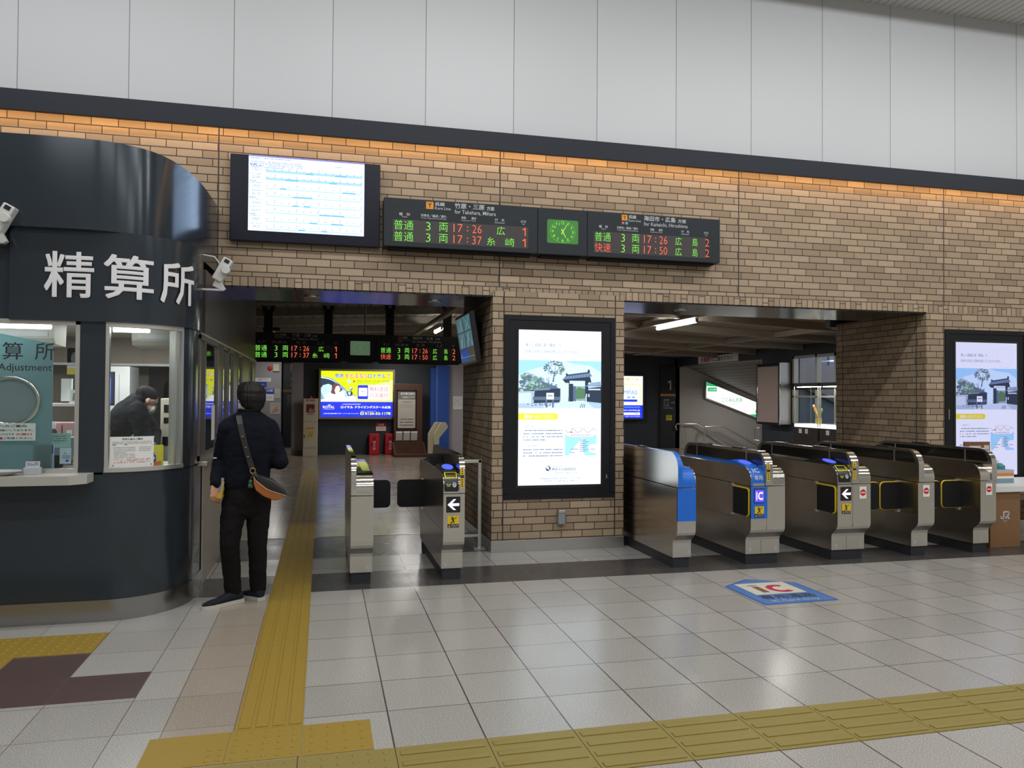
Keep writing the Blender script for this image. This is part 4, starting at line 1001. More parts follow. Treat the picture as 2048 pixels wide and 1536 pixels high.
    text('広島駅から電車・バス', .10, .741, .25, .752, sf, 1); sh.lines(.06 * w, .53 * w, (1 - .768) * h_, .020 * h_, 3, .011, sf, 1, 12, .85)
    rect(.56, .668, .945, .812, mp, 1); poly([(.60, .812), (.66, .765), (.74, .715), (.78, .70), (.77, .76), (.80, .812)], wh, 2); poly([(.84, .745), (.945, .735), (.945, .80), (.86, .79)], wh, 2)
    poly([(.56, .668), (.945, .668), (.945, .672), (.90, .69), (.62, .69), (.56, .672)], wh, 2)
    for q in range(22):
        x = .57 + q * .0172; sh.disc(*P(x, .65 + .012 * math.sin(q * .9)), .006, sf if q % 3 else rd, 3, seg=6)
        if 3 < q < 18: sh.disc(*P(x, .682 - .004 * (q % 2)), .006, rd if q % 4 else sf, 3, seg=6); sh.disc(*P(x, .628), .004, rd, 3, seg=6)
    sh.disc(*P(.635, .66), .016, rd, 4, .01, 10)
    for q in range(7): rect(.74, .71 + q * .012, .82 + .03 * (q % 2), .714 + q * .012, sf, 3)
    rect(.63, .768, .72, .772, sf, 3); rect(.62, .79, .68, .794, sf, 3); rect(.87, .77, .93, .774, sf, 3)
    sh.disc(*P(.358, .893), .028, ink, 1, seg=20); sh.disc(*P(.35, .888), .014, wh, 2, seg=12); sh.line(*P(.37, .905), *P(.36, .88), .008, wh, 2)
    text('公益財団法人', .405, .874, .54, .885, sf, 1); text('蘭島文化振興財団', .405, .89, .69, .909, ink, 1, .005)
    text('広島県呉市下蒲刈町下島', .42, .917, .71, .928, sf, 1); text('TEL', .43, .933, .455, .942, sf, 1); text('開館時間 9:00～17:00', .27, .953, .75, .964, sf, 1); text('休館日 毎週火曜日', .31, .970, .71, .980, sf, 1)
    if dim:
        for a in range(24): sh.line(*P(.80 + .13 * math.cos(a * PI / 12), .11 + .075 * math.sin(a * PI / 12)), *P(.80 + .13 * math.cos((a + 1) * PI / 12), .11 + .075 * math.sin((a + 1) * PI / 12)), .004, g('poster_rose', (.86, .80, .84)), 1)
    sh.build('screen_picture', t)
    mb = MB(); mb.box(.045 if dim else 1.115, .055 if dim else 1.125, -.014, -.004, .82 if dim else .20, .94 if dim else .24, ALU); mb.build('lock_plate', t)
    return t
poster_screen(1.812, 7.708, 'bright garden poster screen set in the central brick column', (.80, .90, 1.0), 1.45, 0)
poster_screen(7.262, 7.738, 'bluish garden poster screen at the right edge behind the counter', (.72, .74, 1.0), .92, 1)
t = thing('outlet_box', 'small grey socket box low on the brick column under the screen', 'socket box', (2.39, 7.708, .272))
mb = MB(); mb.box(0, .078, -.05, .0, 0, .145, mat('outlet_grey', srgb(140, 146, 150), .4), .008); mb.build('body', t); mb = MB(); mb.box(.004, .074, -.056, -.02, .12, .15, ALU_L, .004); mb.build('lid', t)

# ------------------------------------------------------------------ wall monitor on the side of the column
t = thing('wall_monitor', 'tilted camera monitor with four dim views on the column side', 'monitor', (1.69, 8.0, 1.96))
ang = math.radians(9)
M_ = Matrix.Translation((-.06, 0, 0)) @ Matrix.Rotation(-ang, 4, 'Y')
mb = MB(); mb.box(-.045, .01, 0, .90, 0, .56, BLACK, .006); mb.build('case', t, xf=M_)
mb = MB(); mb.box(-.01, .05, .25, .65, .10, .45, BLACKM); mb.tube([(-.02, .45, .45), (.06, .45, .40)], .02, BLACKM, 8); mb.build('bracket', t)
def mg(n, c): return glow('monitor_' + n, c, .55, False)
sh = Sheet((0, 0, 0), (0, -1, 0), (0, 0, 1), .001, lambda x, y_, l: M_ @ Vector((-.046 - l, .88 - x, y_)))
base = mg('base', (.05, .10, .12)); sh.rect(0, .03, .86, .54, base, 0)
rg = random.Random(3)
for (x0, y0, x1, y1) in ((.01, .37, .42, .53), (.44, .37, .85, .53), (.01, .19, .42, .36), (.44, .19, .85, .36)):
    sh.rect(x0, y0, x1, y1, mg('view', (.10, .20, .24)), 1)
    for k in range(7):
        a = rg.uniform(x0, x1 - .06); b = rg.uniform(x0, x1 - .06); sh.line(a + .03, y0 + .005, b + .03, y1 - .005, .018, mg(*rg.choice((('cy', (.22, .45, .52)), ('gr', (.16, .30, .26)), ('pale', (.4, .55, .6))))), 2, .01)
sh.rect(.01, .045, .50, .175, mg('blue', (.10, .10, .55)), 1); sh.rect(.01, .15, .50, .175, mg('blue2', (.05, .06, .4)), 2); sh.rect(.51, .045, .85, .175, mg('brown', (.10, .08, .07)), 1)
sh.poly([(.01, .10), (.12, .14), (.10, .10), (.01, .08)], mg('rose', (.5, .15, .3)), 2); sh.rect(.01, .085, .85, .09, mg('line', (.3, .45, .5)), 3)
sh.build('screen_picture', t)

# ------------------------------------------------------------------ driving-school light box inside
def lightbox_frame(t, W, H, d, m, fw):
    mb = MB()
    for (a, b, c, e) in ((0, W, 0, fw), (0, W, H - fw, H), (0, fw, fw, H - fw), (W - fw, W, fw, H - fw)): mb.box(a, b, -.03, .0, c, e, m)
    mb.box(0, W, 0, d, 0, H, m); mb.build('frame', t)
t = thing('advert_lightbox', 'yellow and blue driving school light box on the dark far wall', 'lit advert', (-.10, 21.14, .96))
W, H = 2.01, 1.345
lightbox_frame(t, W, H, .15, mat('lightbox_frame', srgb(150, 140, 124), .4, .3), .055)
def A(n, c, k=1.15, s=False): return glow('advert_' + n, c, k, s)
ay = A('yellow', (.80, .92, .01), 1.15, True); ab = A('blue', (.025, .05, .85), 1.1, True); aw = A('white', (1, 1, 1)); ar = A('red', (.80, .06, .10)); ai = A('ink_blue', (.04, .08, .55)); ag = A('green', (.25, .45, .02)); as_ = A('steel', (.30, .45, .62)); al = A('pale', (.62, .84, .95)); ad = A('dark', (.03, .06, .10)); ah = A('hair', (.20, .07, .09)); ak = A('skin', (1.0, .86, .80)); ap = A('pale_yellow', (.95, 1.0, .35)); ac_ = A('cap_yellow', (.95, 1.0, .12))
w, h_ = W - .11, H - .11
sh = Sheet((.055, -.012, .055), (1, 0, 0), (0, 0, 1), .002)
P = lambda x, y_: (x * w, (1 - y_) * h_)
def poly(pts, m, k): sh.poly([P(*p) for p in pts], m, k)
def rect(x0, y0, x1, y1, m, k): sh.rect(x0 * w, (1 - y1) * h_, x1 * w, (1 - y0) * h_, m, k)
def text(tx, x0, y0, x1, y1, m, k, bd=0): sh.text(tx, x0 * w, (1 - y1) * h_, x1 * w, (1 - y0) * h_, m, k, bd)
rect(0, 0, 1, .667, ay, 0); rect(0, .667, 1, 1, ab, 0)
poly([(.42, .62), (.72, .30), (1, .18), (1, .667), (.42, .667)], ap, .5)
for tx, a, b, m in (('免許', .193, .312, ai), ('をとるなら', .333, .645, ar), ('ロイヤル', .655, .895, ai), ('で', .912, .96, ar)):
    text(tx, a, .055, b, .145, aw, 1, .09); text(tx, a, .055, b, .145, m, 2, .02)
sh.disc(*P(.388, .224), .05, aw, 1); sh.disc(*P(.388, .224), .042, A('cyan', (.35, .75, .95)), 2); sh.rect(*P(.368, .228), *P(.408, .218), aw, 3)
sh.disc(*P(.452, .224), .042, A('gold', (.95, .65, .05)), 1); sh.disc(*P(.456, .222), .022, ah, 2)
text('普通車・普通二種・大型二種・大型特殊車', .495, .198, .955, .228, ag, 1, .02); text('準中型・中型・けん引', .495, .245, .80, .262, ag, 1, .01)
# car and driver
poly([(0, .125), (.09, .135), (.17, .175), (.25, .27), (.33, .37), (.38, .47), (.48, .53), (.48, .667), (0, .667)], as_, 1)
poly([(0, .15), (.08, .165), (.15, .205), (.23, .30), (.31, .42), (.35, .52), (0, .60)], ad, 2); poly([(0, .135), (.10, .16), (.19, .225), (.20, .24), (.10, .178), (0, .155)], aw, 2.5)
poly([(0, .37), (.03, .31), (.10, .28), (.15, .31), (.15, .5), (.08, .58), (.05, .62), (0, .45)], al, 3); poly([(0, .45), (.05, .62), (0, .62)], as_, 3)
poly([(.055, .62), (.06, .52), (.13, .46), (.20, .49), (.29, .43), (.33, .53), (.33, .62)], aw, 4); poly([(.28, .42), (.33, .53), (.37, .56), (.36, .46), (.31, .40)], al, 4)
poly([(.135, .47), (.155, .37), (.175, .29), (.215, .265), (.255, .29), (.27, .36), (.275, .42), (.24, .46), (.20, .50), (.165, .50)], ah, 5)
poly([(.185, .42), (.205, .34), (.235, .315), (.26, .35), (.265, .42), (.235, .475), (.20, .49)], ak, 6)
poly([(.35, .445), (.42, .43), (.44, .48), (.42, .54), (.33, .54)], ad, 4); sh.disc(*P(.413, .38), .05, as_, 4); sh.disc(*P(.41, .375), .03, aw, 5); sh.disc(*P(.418, .395), .018, ad, 6); poly([(.372, .45), (.41, .45), (.405, .52), (.38, .52)], al, 5)
poly([(0, .62), (.10, .60), (.45, .53), (.475, .55), (.485, .667), (0, .667)], aw, 6)
sh.rrect(.507 * w, (1 - .614) * h_, .952 * w, (1 - .298) * h_, .03, aw, 3); sh.rrect(.507 * w, (1 - .608) * h_, .65 * w, (1 - .302) * h_, .03, ab, 4, (1, 0, 0, 1)); sh.rrect(.52 * w, (1 - .545) * h_, .64 * w, (1 - .36) * h_, .02, aw, 5); text('大型送迎バス', .545, .43, .625, .45, ai, 6, .02)
text('無料送迎', .672, .335, .935, .435, ar, 4, -.005); text('バス運行', .672, .475, .935, .575, ar, 4, -.005)
text('ROYAL', .03, .755, .19, .81, aw, 1, .04); poly([(.095, .725), (.108, .74), (.11, .72), (.118, .74), (.126, .72), (.128, .74), (.14, .725), (.13, .752), (.105, .752)], aw, 1); text('CORPORATION', .04, .825, .18, .838, aw, 1)
text('公安委員会指定自動車教習所', .29, .71, .55, .73, aw, 1, .02); text('ロイヤル', .275, .755, .445, .812, aw, 1, .05); text('ドライビングスクール広島', .472, .755, .972, .812, aw, 1, .05)
text('お問合せ・お申込みはこちら', .55, .865, .77, .88, aw, 1, .01); sh.rrect(.545 * w, (1 - .95) * h_, .595 * w, (1 - .893) * h_, .01, ac_, 1); text('☎', .553, .902, .587, .94, ab, 2, .03); text('0120-32-1178', .61, .893, .97, .95, ac_, 1, .06)
text('広島市安佐南区祇園3丁目3-4', .04, .91, .29, .935, aw, 1, .015); text('www.royal-corp.com/ds', .305, .912, .52, .936, aw, 1, .01)
sh.build('advert_picture', t)
area('advert_spill', (.9, 21.0, 1.7), (1.6, .9), 2.5, (.8, .9, .6), (PI / 2, 0, 0))

t = thing('advert_lightbox', 'white and blue tutoring light box half hidden behind the brick column', 'lit advert', (8.30, 22.24, .90))
W, H = 1.40, 1.40
lightbox_frame(t, W, H, .15, mat('lightbox_frame_dark', srgb(70, 74, 80), .4, .3), .05)
w, h_ = W - .10, H - .10; sh = Sheet((.05, -.012, .05), (1, 0, 0), (0, 0, 1), .002)
rect(0, 0, 1, .70, A('white_lit', (1, 1, 1), 1.15, True), 0); rect(0, .69, 1, 1, ab, 0.5)
text('合格をサポート。', .05, .04, .97, .115, A('amber', (1, .66, .02)), 1, .05); rect(.10, .18, .95, .655, ap, 1); rect(.13, .205, .92, .63, aw, 2)
text('個別指導塾', .52, .275, .72, .315, A('soft_grey', (.45, .5, .6)), 3); text('COMPAS', .27, .335, .86, .44, A('sky_ink', (.25, .48, .78)), 3, .02); sh.disc(*P(.46, .505), .05, A('orange_red', (.9, .2, .05)), 3, .022); rect(.60, .485, .68, .525, as_, 3); rect(.72, .485, .80, .525, as_, 3); rect(.30, .555, .86, .61, ab, 3)
rect(.10, .72, .93, .76, A('mid_blue', (.08, .2, .9)), 1); text('https://www.comtes.jp', .22, .785, .93, .84, aw, 1, .02); rect(.10, .865, .93, .925, aw, 1); text('検索', .80, .875, .87, .915, ai, 2); text('お問い合わせ受付', .55, .945, .93, .97, aw, 1)
sh.build('advert_picture', t)

# slanted stair light box
t = thing('stair_lightbox', 'green and white slanted light box following the stair wall', 'lit advert', (11.85, 22.28, 0))
pts = [(0, 1.60), (1.85, .94), (1.85, 1.43), (0, 2.10)]
mb = MB(); mb.prism([(-.03, 1.57), (1.88, .90), (1.88, 1.46), (-.03, 2.14)], 1, 0, .10, ALU); mb.build('case', t)
sh = Sheet((0, -.002, 0), (1, 0, 0), (0, 0, 1), .003)
gg = A('leaf_green', (.02, .42, .14)); gw = A('white_lit', (1, 1, 1), 1.15, True)
sh.poly(pts, gw, 0); sh.poly([(0, 2.10), (0, 1.975), (.40, 1.955)], gg, 1); sh.poly([(0, 2.10), (0, 1.97), (.06, 1.97), (.42, 1.95)], gg, 1); sh.poly([(1.85, .94), (1.85, 1.08), (1.50, 1.065)], gg, 1)
sh.rect(.04, 1.80, .36, 1.925, gg, 1); sh.text('こくみん共済', .07, 1.835, .33, 1.885, gw, 2, .02); sh.text('こくみん共済', .55, 1.46, 1.26, 1.605, gg, 1, .01); sh.text('たすけあいの輪をむすぶ', .62, 1.63, 1.15, 1.66, as_, 1); sh.text('くらしの保障', .62, 1.40, 1.10, 1.43, as_, 1)
sh.text('こくみん共済', 1.50, 1.14, 1.70, 1.18, gg, 1); sh.rect(1.74, 1.115, 1.82, 1.21, gg, 1)
sh.build('advert_picture', t)
# hanging lane sign
t = thing('lane_sign', 'white sign with red and black lettering above the stair opening', 'sign', (10.87, 20.95, 2.60))
mb = MB(); mb.box(0, .03, -2.25, 0, 0, .21, WHITE); mb.build('board', t)
sh = Sheet((-.002, 0, 0), (0, -1, 0), (0, 0, 1), .002); sh.text('左側通行', .17, .04, .82, .17, INK_RED, 1, .03); sh.text('に', .85, .05, .97, .15, INK, 1, .02); sh.text('ご協力下さい', 1.0, .04, 1.98, .17, INK, 1, .02); sh.build('lettering', t)
# platform panels
def platform_panel(x0, x1, y, num, nx0, nx1, z0, z1, lab, dim):
    t = thing('platform_sign', lab, 'platform sign', (x0, y, 0))
    ink = mat('panel_print_dim', srgb(120, 124, 130), .6) if dim else TXT_D
    mb = MB(); mb.box(0, x1 - x0, 0, .05, 0, 2.56, mat('platform_panel_dark', srgb(34, 38, 44), .5)); mb.build('panel', t)
    sh = Sheet((0, -.002, 0), (1, 0, 0), (0, 0, 1), .002); sh.text(num, nx0 - x0, z0, nx1 - x0, z1, ink, 1, .0)
    zb = z0 - .12
    sh.rect(0, zb - .07, x1 - x0, zb, mat('stripe_dim', srgb(120, 84, 40), .5) if dim else mat('stripe', srgb(190, 130, 60), .5), 1)
    w_ = x1 - x0
    for k, (s_, e_) in enumerate((('呉線', .36), ('呉・広・三原' if num == '1' else '海田市・広島', .72), ('方面', .36), ('for Hiro, Mihara', .62))): sh.text(s_, w_ * .2, zb - .22 - k * .085, w_ * (.2 + e_), zb - .16 - k * .085, ink, 1, .0)
    sh.build('lettering', t); return t
t = platform_panel(10.29, 10.81, 22.33, '1', 10.54, 10.65, 1.83, 2.13, 'dark platform panel with white number 1 and orange stripe', False)
def d_(sh): sh.lines(.02, .18, .13, .025, 4, .012, INK, 1, 3)
notice('floor_notice', 'small yellow notice low on the platform one panel', 'notice', (10.48, 22.32, .88), .2, .16, d_, mat('note_yellow', srgb(196, 190, 40), .6))
platform_panel(-1.18, -.52, 24.42, '2', -.97, -.76, 1.88, 2.13, 'dim dark platform panel with grey number 2 in the far passage', True)

# ------------------------------------------------------------------ things along the far wall
t = thing('defibrillator_cabinet', 'cream cabinet with red window and AED heart beside the advert', 'cabinet', (-.49, 20.85, 0))
mb = MB(); mb.box(0, .375, 0, .3, 0, 1.51, CREAM, .008); mb.build('body', t)
mb = MB(); mb.box(.01, .365, -.012, 0, .90, 1.50, CREAM, .004); d1 = mb.build('upper_door', t)
sh = Sheet((0, -.014, 0), (1, 0, 0), (0, 0, 1), .002)
HEART = mat('heart_red', srgb(200, 40, 50), .5)
def heart(sh, cx, cy, s, m, k):
    pts = []
    for i in range(24):
        a = i / 24 * 2 * PI; pts.append((cx + s * .062 * 16 * math.sin(a) ** 3, cy + s * .062 * (13 * math.cos(a) - 5 * math.cos(2 * a) - 2 * math.cos(3 * a) - math.cos(4 * a))))
    sh.poly(pts[::-1], m, k)
heart(sh, .11, 1.465, .028, HEART, 1); sh.text('AED', .165, 1.44, .30, 1.485, INK, 1, .02); sh.rect(.085, 1.14, .29, 1.36, mat('case_red', srgb(110, 30, 40), .4), 1); sh.poly([(.12, 1.17), (.20, 1.28), (.22, 1.2), (.27, 1.26), (.26, 1.15)], mat('case_rose', srgb(190, 130, 136), .5), 2); sh.lines(.11, .27, 1.11, .03, 1, .02, INK, 1, 3); sh.build('door_print', d1)
mb = MB(); mb.box(.01, .365, -.012, 0, .22, .87, CREAM, .004); d2 = mb.build('lower_door', t)
sh = Sheet((0, -.014, 0), (1, 0, 0), (0, 0, 1), .002); sh.rect(.085, .47, .285, .75, mat('map_cream', srgb(214, 198, 140), .6), 1); sh.rect(.085, .71, .285, .75, mat('map_orange', srgb(220, 140, 50), .6), 2); sh.poly([(.10, .50), (.19, .66), (.23, .6), (.2, .5)], mat('map_yellow', srgb(200, 176, 70), .6), 2); sh.line(.21, .50, .26, .66, .02, INK_GREY, 3); sh.build('door_print', d2)
mb = MB(); mb.box(.03, .05, -.02, -.01, .48, .56, INK); mb.build('handle', d2)
mb = MB(); mb.lathe((.19, .15, 1.51), [(.035, 0), (.035, .03), (.025, .06), (.01, .07)], RED, 14); mb.build('alarm_lamp', t)
t = thing('defibrillator_flag', 'small white AED flag sign high on the pale post', 'sign', (-.86, 21.85, 2.24)); mb = MB(); mb.box(0, .21, 0, .02, 0, .21, PAPER); mb.build('plate', t); mb = MB(); mb.tube([(.2, .01, .16), (.3, .01, .16)], .01, ALU, 6); mb.build('bracket', t)
sh = Sheet((0, -.002, 0), (1, 0, 0), (0, 0, 1), .002); heart(sh, .105, .14, .05, HEART, 1); sh.text('AED', .03, .03, .18, .075, INK, 1, .02); sh.build('print', t)
FIRE = mat('extinguisher_red', srgb(196, 30, 44), .45)
def fire_box(x, lab):
    t = thing('extinguisher_box', lab, 'extinguisher box', (x, 21.0, 0), group=None)
    mb = MB(); mb.box(0, .27, 0, .25, 0, .57, FIRE, .01); mb.build('body', t)
    mb = MB(); mb.box(.012, .258, -.01, 0, .03, .54, FIRE, .004); d = mb.build('door', t)
    sh = Sheet((0, -.012, 0), (1, 0, 0), (0, 0, 1), .002); sh.disc(.135, .445, .045, INK, 1); sh.disc(.135, .445, .02, FIRE, 2)
    for k, ch in enumerate('消火器'): sh.text(ch, .10, .31 - k * .085, .17, .375 - k * .085, TXT_D, 1, .03)
    sh.build('door_print', d); mb = MB(); mb.box(.05, .08, -.03, -.01, .25, .32, INK); mb.build('handle', d)
    t['group'] = 'red fire extinguisher boxes'; return t
fb = fire_box(1.228, 'red fire extinguisher box standing left of the pair, under the advert'); 
fb2 = dup(fb, (1.655, 21.0, 0), 'red fire extinguisher box standing right beside the wooden rack'); fb2['group'] = fb['group']
for ch in fb.children:
    pass
def d_(sh): sh.rect(0, .12, .27, .22, RED, 1); sh.text('消火器', .06, .14, .21, .20, PAPER, 2, .02); sh.text('ココデス', .04, .03, .23, .09, INK_RED, 1, .01)
notice('extinguisher_sign', 'small red and white sign above the two red boxes', 'sign', (1.424, 21.28, .634), .27, .22, d_)
t = thing('brochure_rack', 'dark wooden brochure rack with framed poster and slatted tray', 'rack', (1.86, 20.75, 0))
mb = MB(); mb.box(0, .76, 0, .10, .0, 1.92, WOOD, .008); mb.build('back_board', t)
mb = MB(); mb.prism([(-.72, 0), (-.72, .07), (-.05, .36), (0, .36), (0, 0)], 0, -.04, .80, WOOD); mb.build('base_tray', t)
for k in range(7):
    mb = MB(); mb.box(0, .76, -.66 + k * .085, -.60 + k * .085, .10 + k * .037, .125 + k * .037, WOOD); mb.build('slat', t)
mb = MB()
for (a, b, c, d) in ((.07, .60, .70, .73), (.07, .60, 1.72, 1.75), (.07, .10, .7, 1.75), (.57, .60, .7, 1.75)): mb.box(a, b, -.02, .0, c, d, BLACKM)
mb.build('poster_frame', t)
sh = Sheet((0, -.004, 0), (1, 0, 0), (0, 0, 1), .002); sh.rect(.10, .73, .57, 1.72, mat('poster_grey_paper', srgb(190, 184, 172), .7), 0); sh.rect(.10, 1.50, .57, 1.72, mat('poster_head', srgb(120, 116, 112), .7), 1)
sh.text('呉市観光案内', .17, 1.62, .55, 1.69, PAPER, 2, .03); sh.text('ご自由にどうぞ', .20, 1.53, .55, 1.59, PAPER, 2, .03); sh.disc(.335, 1.43, .15, INK_GREY, 1, .02); sh.lines(.15, .52, 1.36, .05, 2, .02, INK_GREY, 1, 5); sh.lines(.16, .5, 1.18, .07, 4, .016, mat('faint_ink', (.5, .49, .47), .7), 1, 8); sh.lines(.15, .52, .98, .08, 3, .022, INK, 1, 10); sh.build('poster', t)
for k in range(3):
    mb = MB(); mb.prism([(-.02, .40), (-.10, .62), (-.06, .64), (-.0, .42)], 0, .05 + k * .20, .22 + k * .20, PAPER); mb.build('brochure', t)
t = thing('writing_stand', 'white folded stand leaning by the blue partition', 'stand', (2.66, 19.8, 0))
for k in range(2):
    x = k * .13
    mb = MB(); mb.prism([(x, 0), (x + .12, 0), (x + .13, .52), (x + .36, .80), (x + .30, .92), (x + .18, .92), (x, .62)], 1, .0 - k * .16, .12 - k * .16, CREAM); mb.build('panel', t)
t = thing('blue_partition', 'tall blue partition column beside the pale wall panel', 'partition', (2.88, 20.95, 0))
mb = MB(); mb.box(0, .17, .08, .3, 0, 2.36, mat('partition_blue', srgb(40, 84, 166), .45)); mb.box(.17, .50, 0, .3, 0, 2.44, mat('partition_blue', srgb(40, 84, 166), .45)); mb.build('body', t)
mb = MB(); mb.box(.15, .17, -.01, .08, 0, 2.42, mat('partition_pale', srgb(110, 140, 196), .4)); mb.build('edge_trim', t)
def d_(sh): sh.lines(.02, .25, .30, .03, 8, .012, INK_GREY, 1, 4, .6)
notice('wall_notice', 'plain white notice on the pale panel right of the blue partition', 'notice', (3.50, 21.04, 1.23), .27, .36, d_)
# notices on the grey service wall
t = thing('fire_alarm', 'red round alarm beside a beige box on the grey service wall', 'alarm', (-1.60, 24.0, 2.32)); mb = MB(); mb.lathe((0, 0, 0), [(.07, 0), (.07, .02), (.045, .04)], RED, 16); mb.build('red_lamp', t, xf=Matrix.Translation((.07, 0, .07)) @ Matrix.Rotation(PI / 2, 4, 'X')); mb = MB(); mb.box(.16, .34, -.06, 0, -.02, .20, CREAM, .008); mb.build('bell_box', t)
def d_(sh): sh.text('ご協力下さい', .3, .03, .66, .09, INK, 1, .01)
notice('lane_notice', 'long white strip notice high on the grey service wall', 'notice', (-2.2, 23.99, 1.99), .70, .11, d_)
def d_(sh): sh.text('エレベーター', .3, .05, .55, .10, PAPER, 1, .02)
notice('lift_sign', 'blue sign under the white strip on the grey service wall', 'sign', (-2.22, 23.99, 1.83), .60, .15, d_, INK_BLUE)
def d_(sh): sh.rect(0, .20, .23, .36, INK_BLUE, 1); sh.text('白線', .03, .27, .20, .345, PAPER, 2, .02); sh.lines(.03, .2, .15, .035, 3, .014, INK_GREY, 1, 6)
notice('service_poster', 'white poster with blue band on the grey service wall', 'poster', (-1.64, 23.99, 1.42), .23, .36, d_)
def d_(sh): sh.lines(.02, .12, .26, .03, 7, .012, INK_GREY, 1, 6)
notice('service_notice', 'narrow pale notice right of the blue-banded poster', 'notice', (-1.38, 23.99, 1.50), .14, .28, d_, mat('paper_beige', srgb(190, 184, 170), .7))
def d_(sh): sh.poly([(.03, .03), (.2, .25), (.25, .1)], mat('note_rose', srgb(180, 140, 130), .7), 1); sh.lines(.02, .28, .30, .03, 2, .012, INK_GREY, 1, 7)
notice('service_notice', 'square pale notice low on the grey service wall', 'notice', (-1.52, 23.99, 1.02), .30, .34, d_, mat('paper_beige', srgb(190, 184, 170), .7))
t = thing('ceiling_speaker', 'small pale round device under the roof left of the first board post', 'ceiling device', (-1.0, 16.0, 2.88)); mb = MB(); mb.lathe((0, 0, -.12), [(.03, 0), (.08, .03), (.08, .10), (.05, .12)], CREAM, 14); mb.build('dome', t); mb = MB(); mb.box(-.16, .16, -.05, .05, 0, .06, BLACKM); mb.tube([(0, 0, .05), (0, 0, rz(-1.0) - 2.88)], .015, PURL, 6); mb.build('mount', t)
# notice board by the stair opening
t = thing('notice_board', 'empty grey-pink notice board in a dark frame by the stair opening', 'notice board', (10.6, 16.3, .95))
mb = MB(); mb.box(0, .28, 0, 1.0, 0, 1.50, BLACKM); mb.build('case', t)
mb = MB(); mb.box(-.012, .0, .05, .95, .06, 1.42, mat('pinboard', srgb(176, 160, 156), .8)); mb.build('pin_panel', t)
mb = MB(); mb.box(-.03, 0, -.02, .05, 0, 1.5, CHROME, .008); mb.box(-.03, .0, .95, 1.0, 0, 1.5, CHROME, .008); mb.box(.0, .28, -.02, 0, .02, 1.5, ALU_L); mb.build('frame', t)
# display cases
CASE = mat('case_dark', srgb(46, 42, 42), .5)
def display_case(y0, y1, lab):
    t = thing('display_case', lab, 'display case', (10.40, y0, 0)); L = y1 - y0
    mb = MB(); mb.box(0, .44, 0, L, 0, .955, CASE); mb.build('plinth', t)
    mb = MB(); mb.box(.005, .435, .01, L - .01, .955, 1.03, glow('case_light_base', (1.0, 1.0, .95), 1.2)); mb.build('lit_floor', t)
    mb = MB(); mb.box(0, .44, 0, L, 1.86, 1.94, CASE); h2 = mb.build('hood', t); mb = MB(); mb.box(.05, .12, .05, L - .05, 1.845, 1.86, glow('case_lamp', (1, .93, .8), 40.0)); mb.build('hood_lamp', h2)
    mb = MB()
    for (x, y) in ((0, 0), (0, L - .012), (.43, 0), (.43, L - .012)): mb.box(x, x + .012, y, y + .012, .975, 1.86, ALU)
    mb.build('corner_post', t)
    mb = MB(); mb.box(.004, .007, .012, L - .012, .975, 1.86, GLASS2); mb.build('glass', t)
    if y0 < 14: mb = MB(); mb.box(.425, .432, .012, L - .012, .975, 1.86, mat('case_back', srgb(214, 216, 200), .6)); mb.build('back_panel', t)
    return t
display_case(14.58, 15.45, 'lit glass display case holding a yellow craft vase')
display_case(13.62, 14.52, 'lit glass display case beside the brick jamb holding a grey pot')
t = thing('craft_vase', 'yellow craft vase with orange and white sprigs in the glass case', 'ornament', (10.62, 14.86, 1.031))
mb = MB(); mb.lathe((0, 0, 0), [(.05, 0), (.07, .05), (.06, .10), (.07, .13)], mat('vase_yellow', srgb(214, 180, 80), .5), 14); mb.build('vase', t)
for (dy, dz, m) in ((.17, .38, mat('sprig_orange', srgb(216, 120, 60), .6)), (.12, .30, mat('sprig_yellow', srgb(220, 190, 70), .6)), (-.10, .30, mat('sprig_green', srgb(180, 190, 120), .6))):
    mb = MB(); mb.tube([(0, 0, .1), (0, dy * .5, .1 + dz * .5), (0, dy, dz)], [.012, .02, .026], m, 8); mb.lathe((0, dy, dz - .01), [(.01, 0), (.03, .02), (.024, .05), (.005, .06)], WHITE if dz > .35 else m, 10); mb.build('sprig', t)
t = thing('craft_pot', 'small grey pot on the white floor of the second case', 'ornament', (10.62, 14.22, 1.031)); mb = MB(); mb.lathe((0, 0, 0), [(.04, 0), (.06, .05), (.06, .13), (.04, .17), (.045, .19)], mat('pot_grey', srgb(120, 126, 136), .5), 14); mb.build('pot', t)
for (y, w, lab) in ((15.26, .11, 'white card on the dark plinth left of the small grey card'), (15.03, .10, 'small card with two dark marks on the dark plinth'), (14.30, .11, 'white card on the plinth under the grey pot')):
    def d_(sh, y=y):
        if y == 15.03: sh.text('VS', .02, .03, .08, .06, INK_GREY, 1, .03)
    notice('plinth_card', lab, 'card', (10.396, y, .82), w, .10, d_, PAPER, (0, -1, 0), (0, 0, 1))
# barrier rail by the column
t = thing('barrier_rail', 'low steel barrier rail between the wide gate and the brick column', 'railing', (1.63, 7.94, 0))
mb = MB(); mb.box(-.36, .0, -.018, .018, .90, .935, ALU_L, .004); mb.build('rail', t)
mb = MB(); mb.box(-.36, 0, -.012, .012, .13, .155, ALU_L); mb.build('rail', t)
for x in (-.02, -.34): mb = MB(); mb.box(x - .018, x + .018, -.018, .018, 0.01, .935, ALU_L, .004); mb.build('post', t); mb = MB(); mb.box(x - .06, x + .06, -.05, .05, 0, .012, ALU_L); [mb.cyl((x + a, b, .012), .008, .012, CHROME, 2, 8) for a in (-.045, .045) for b in (-.035, .035)]; mb.build('base_plate', t)
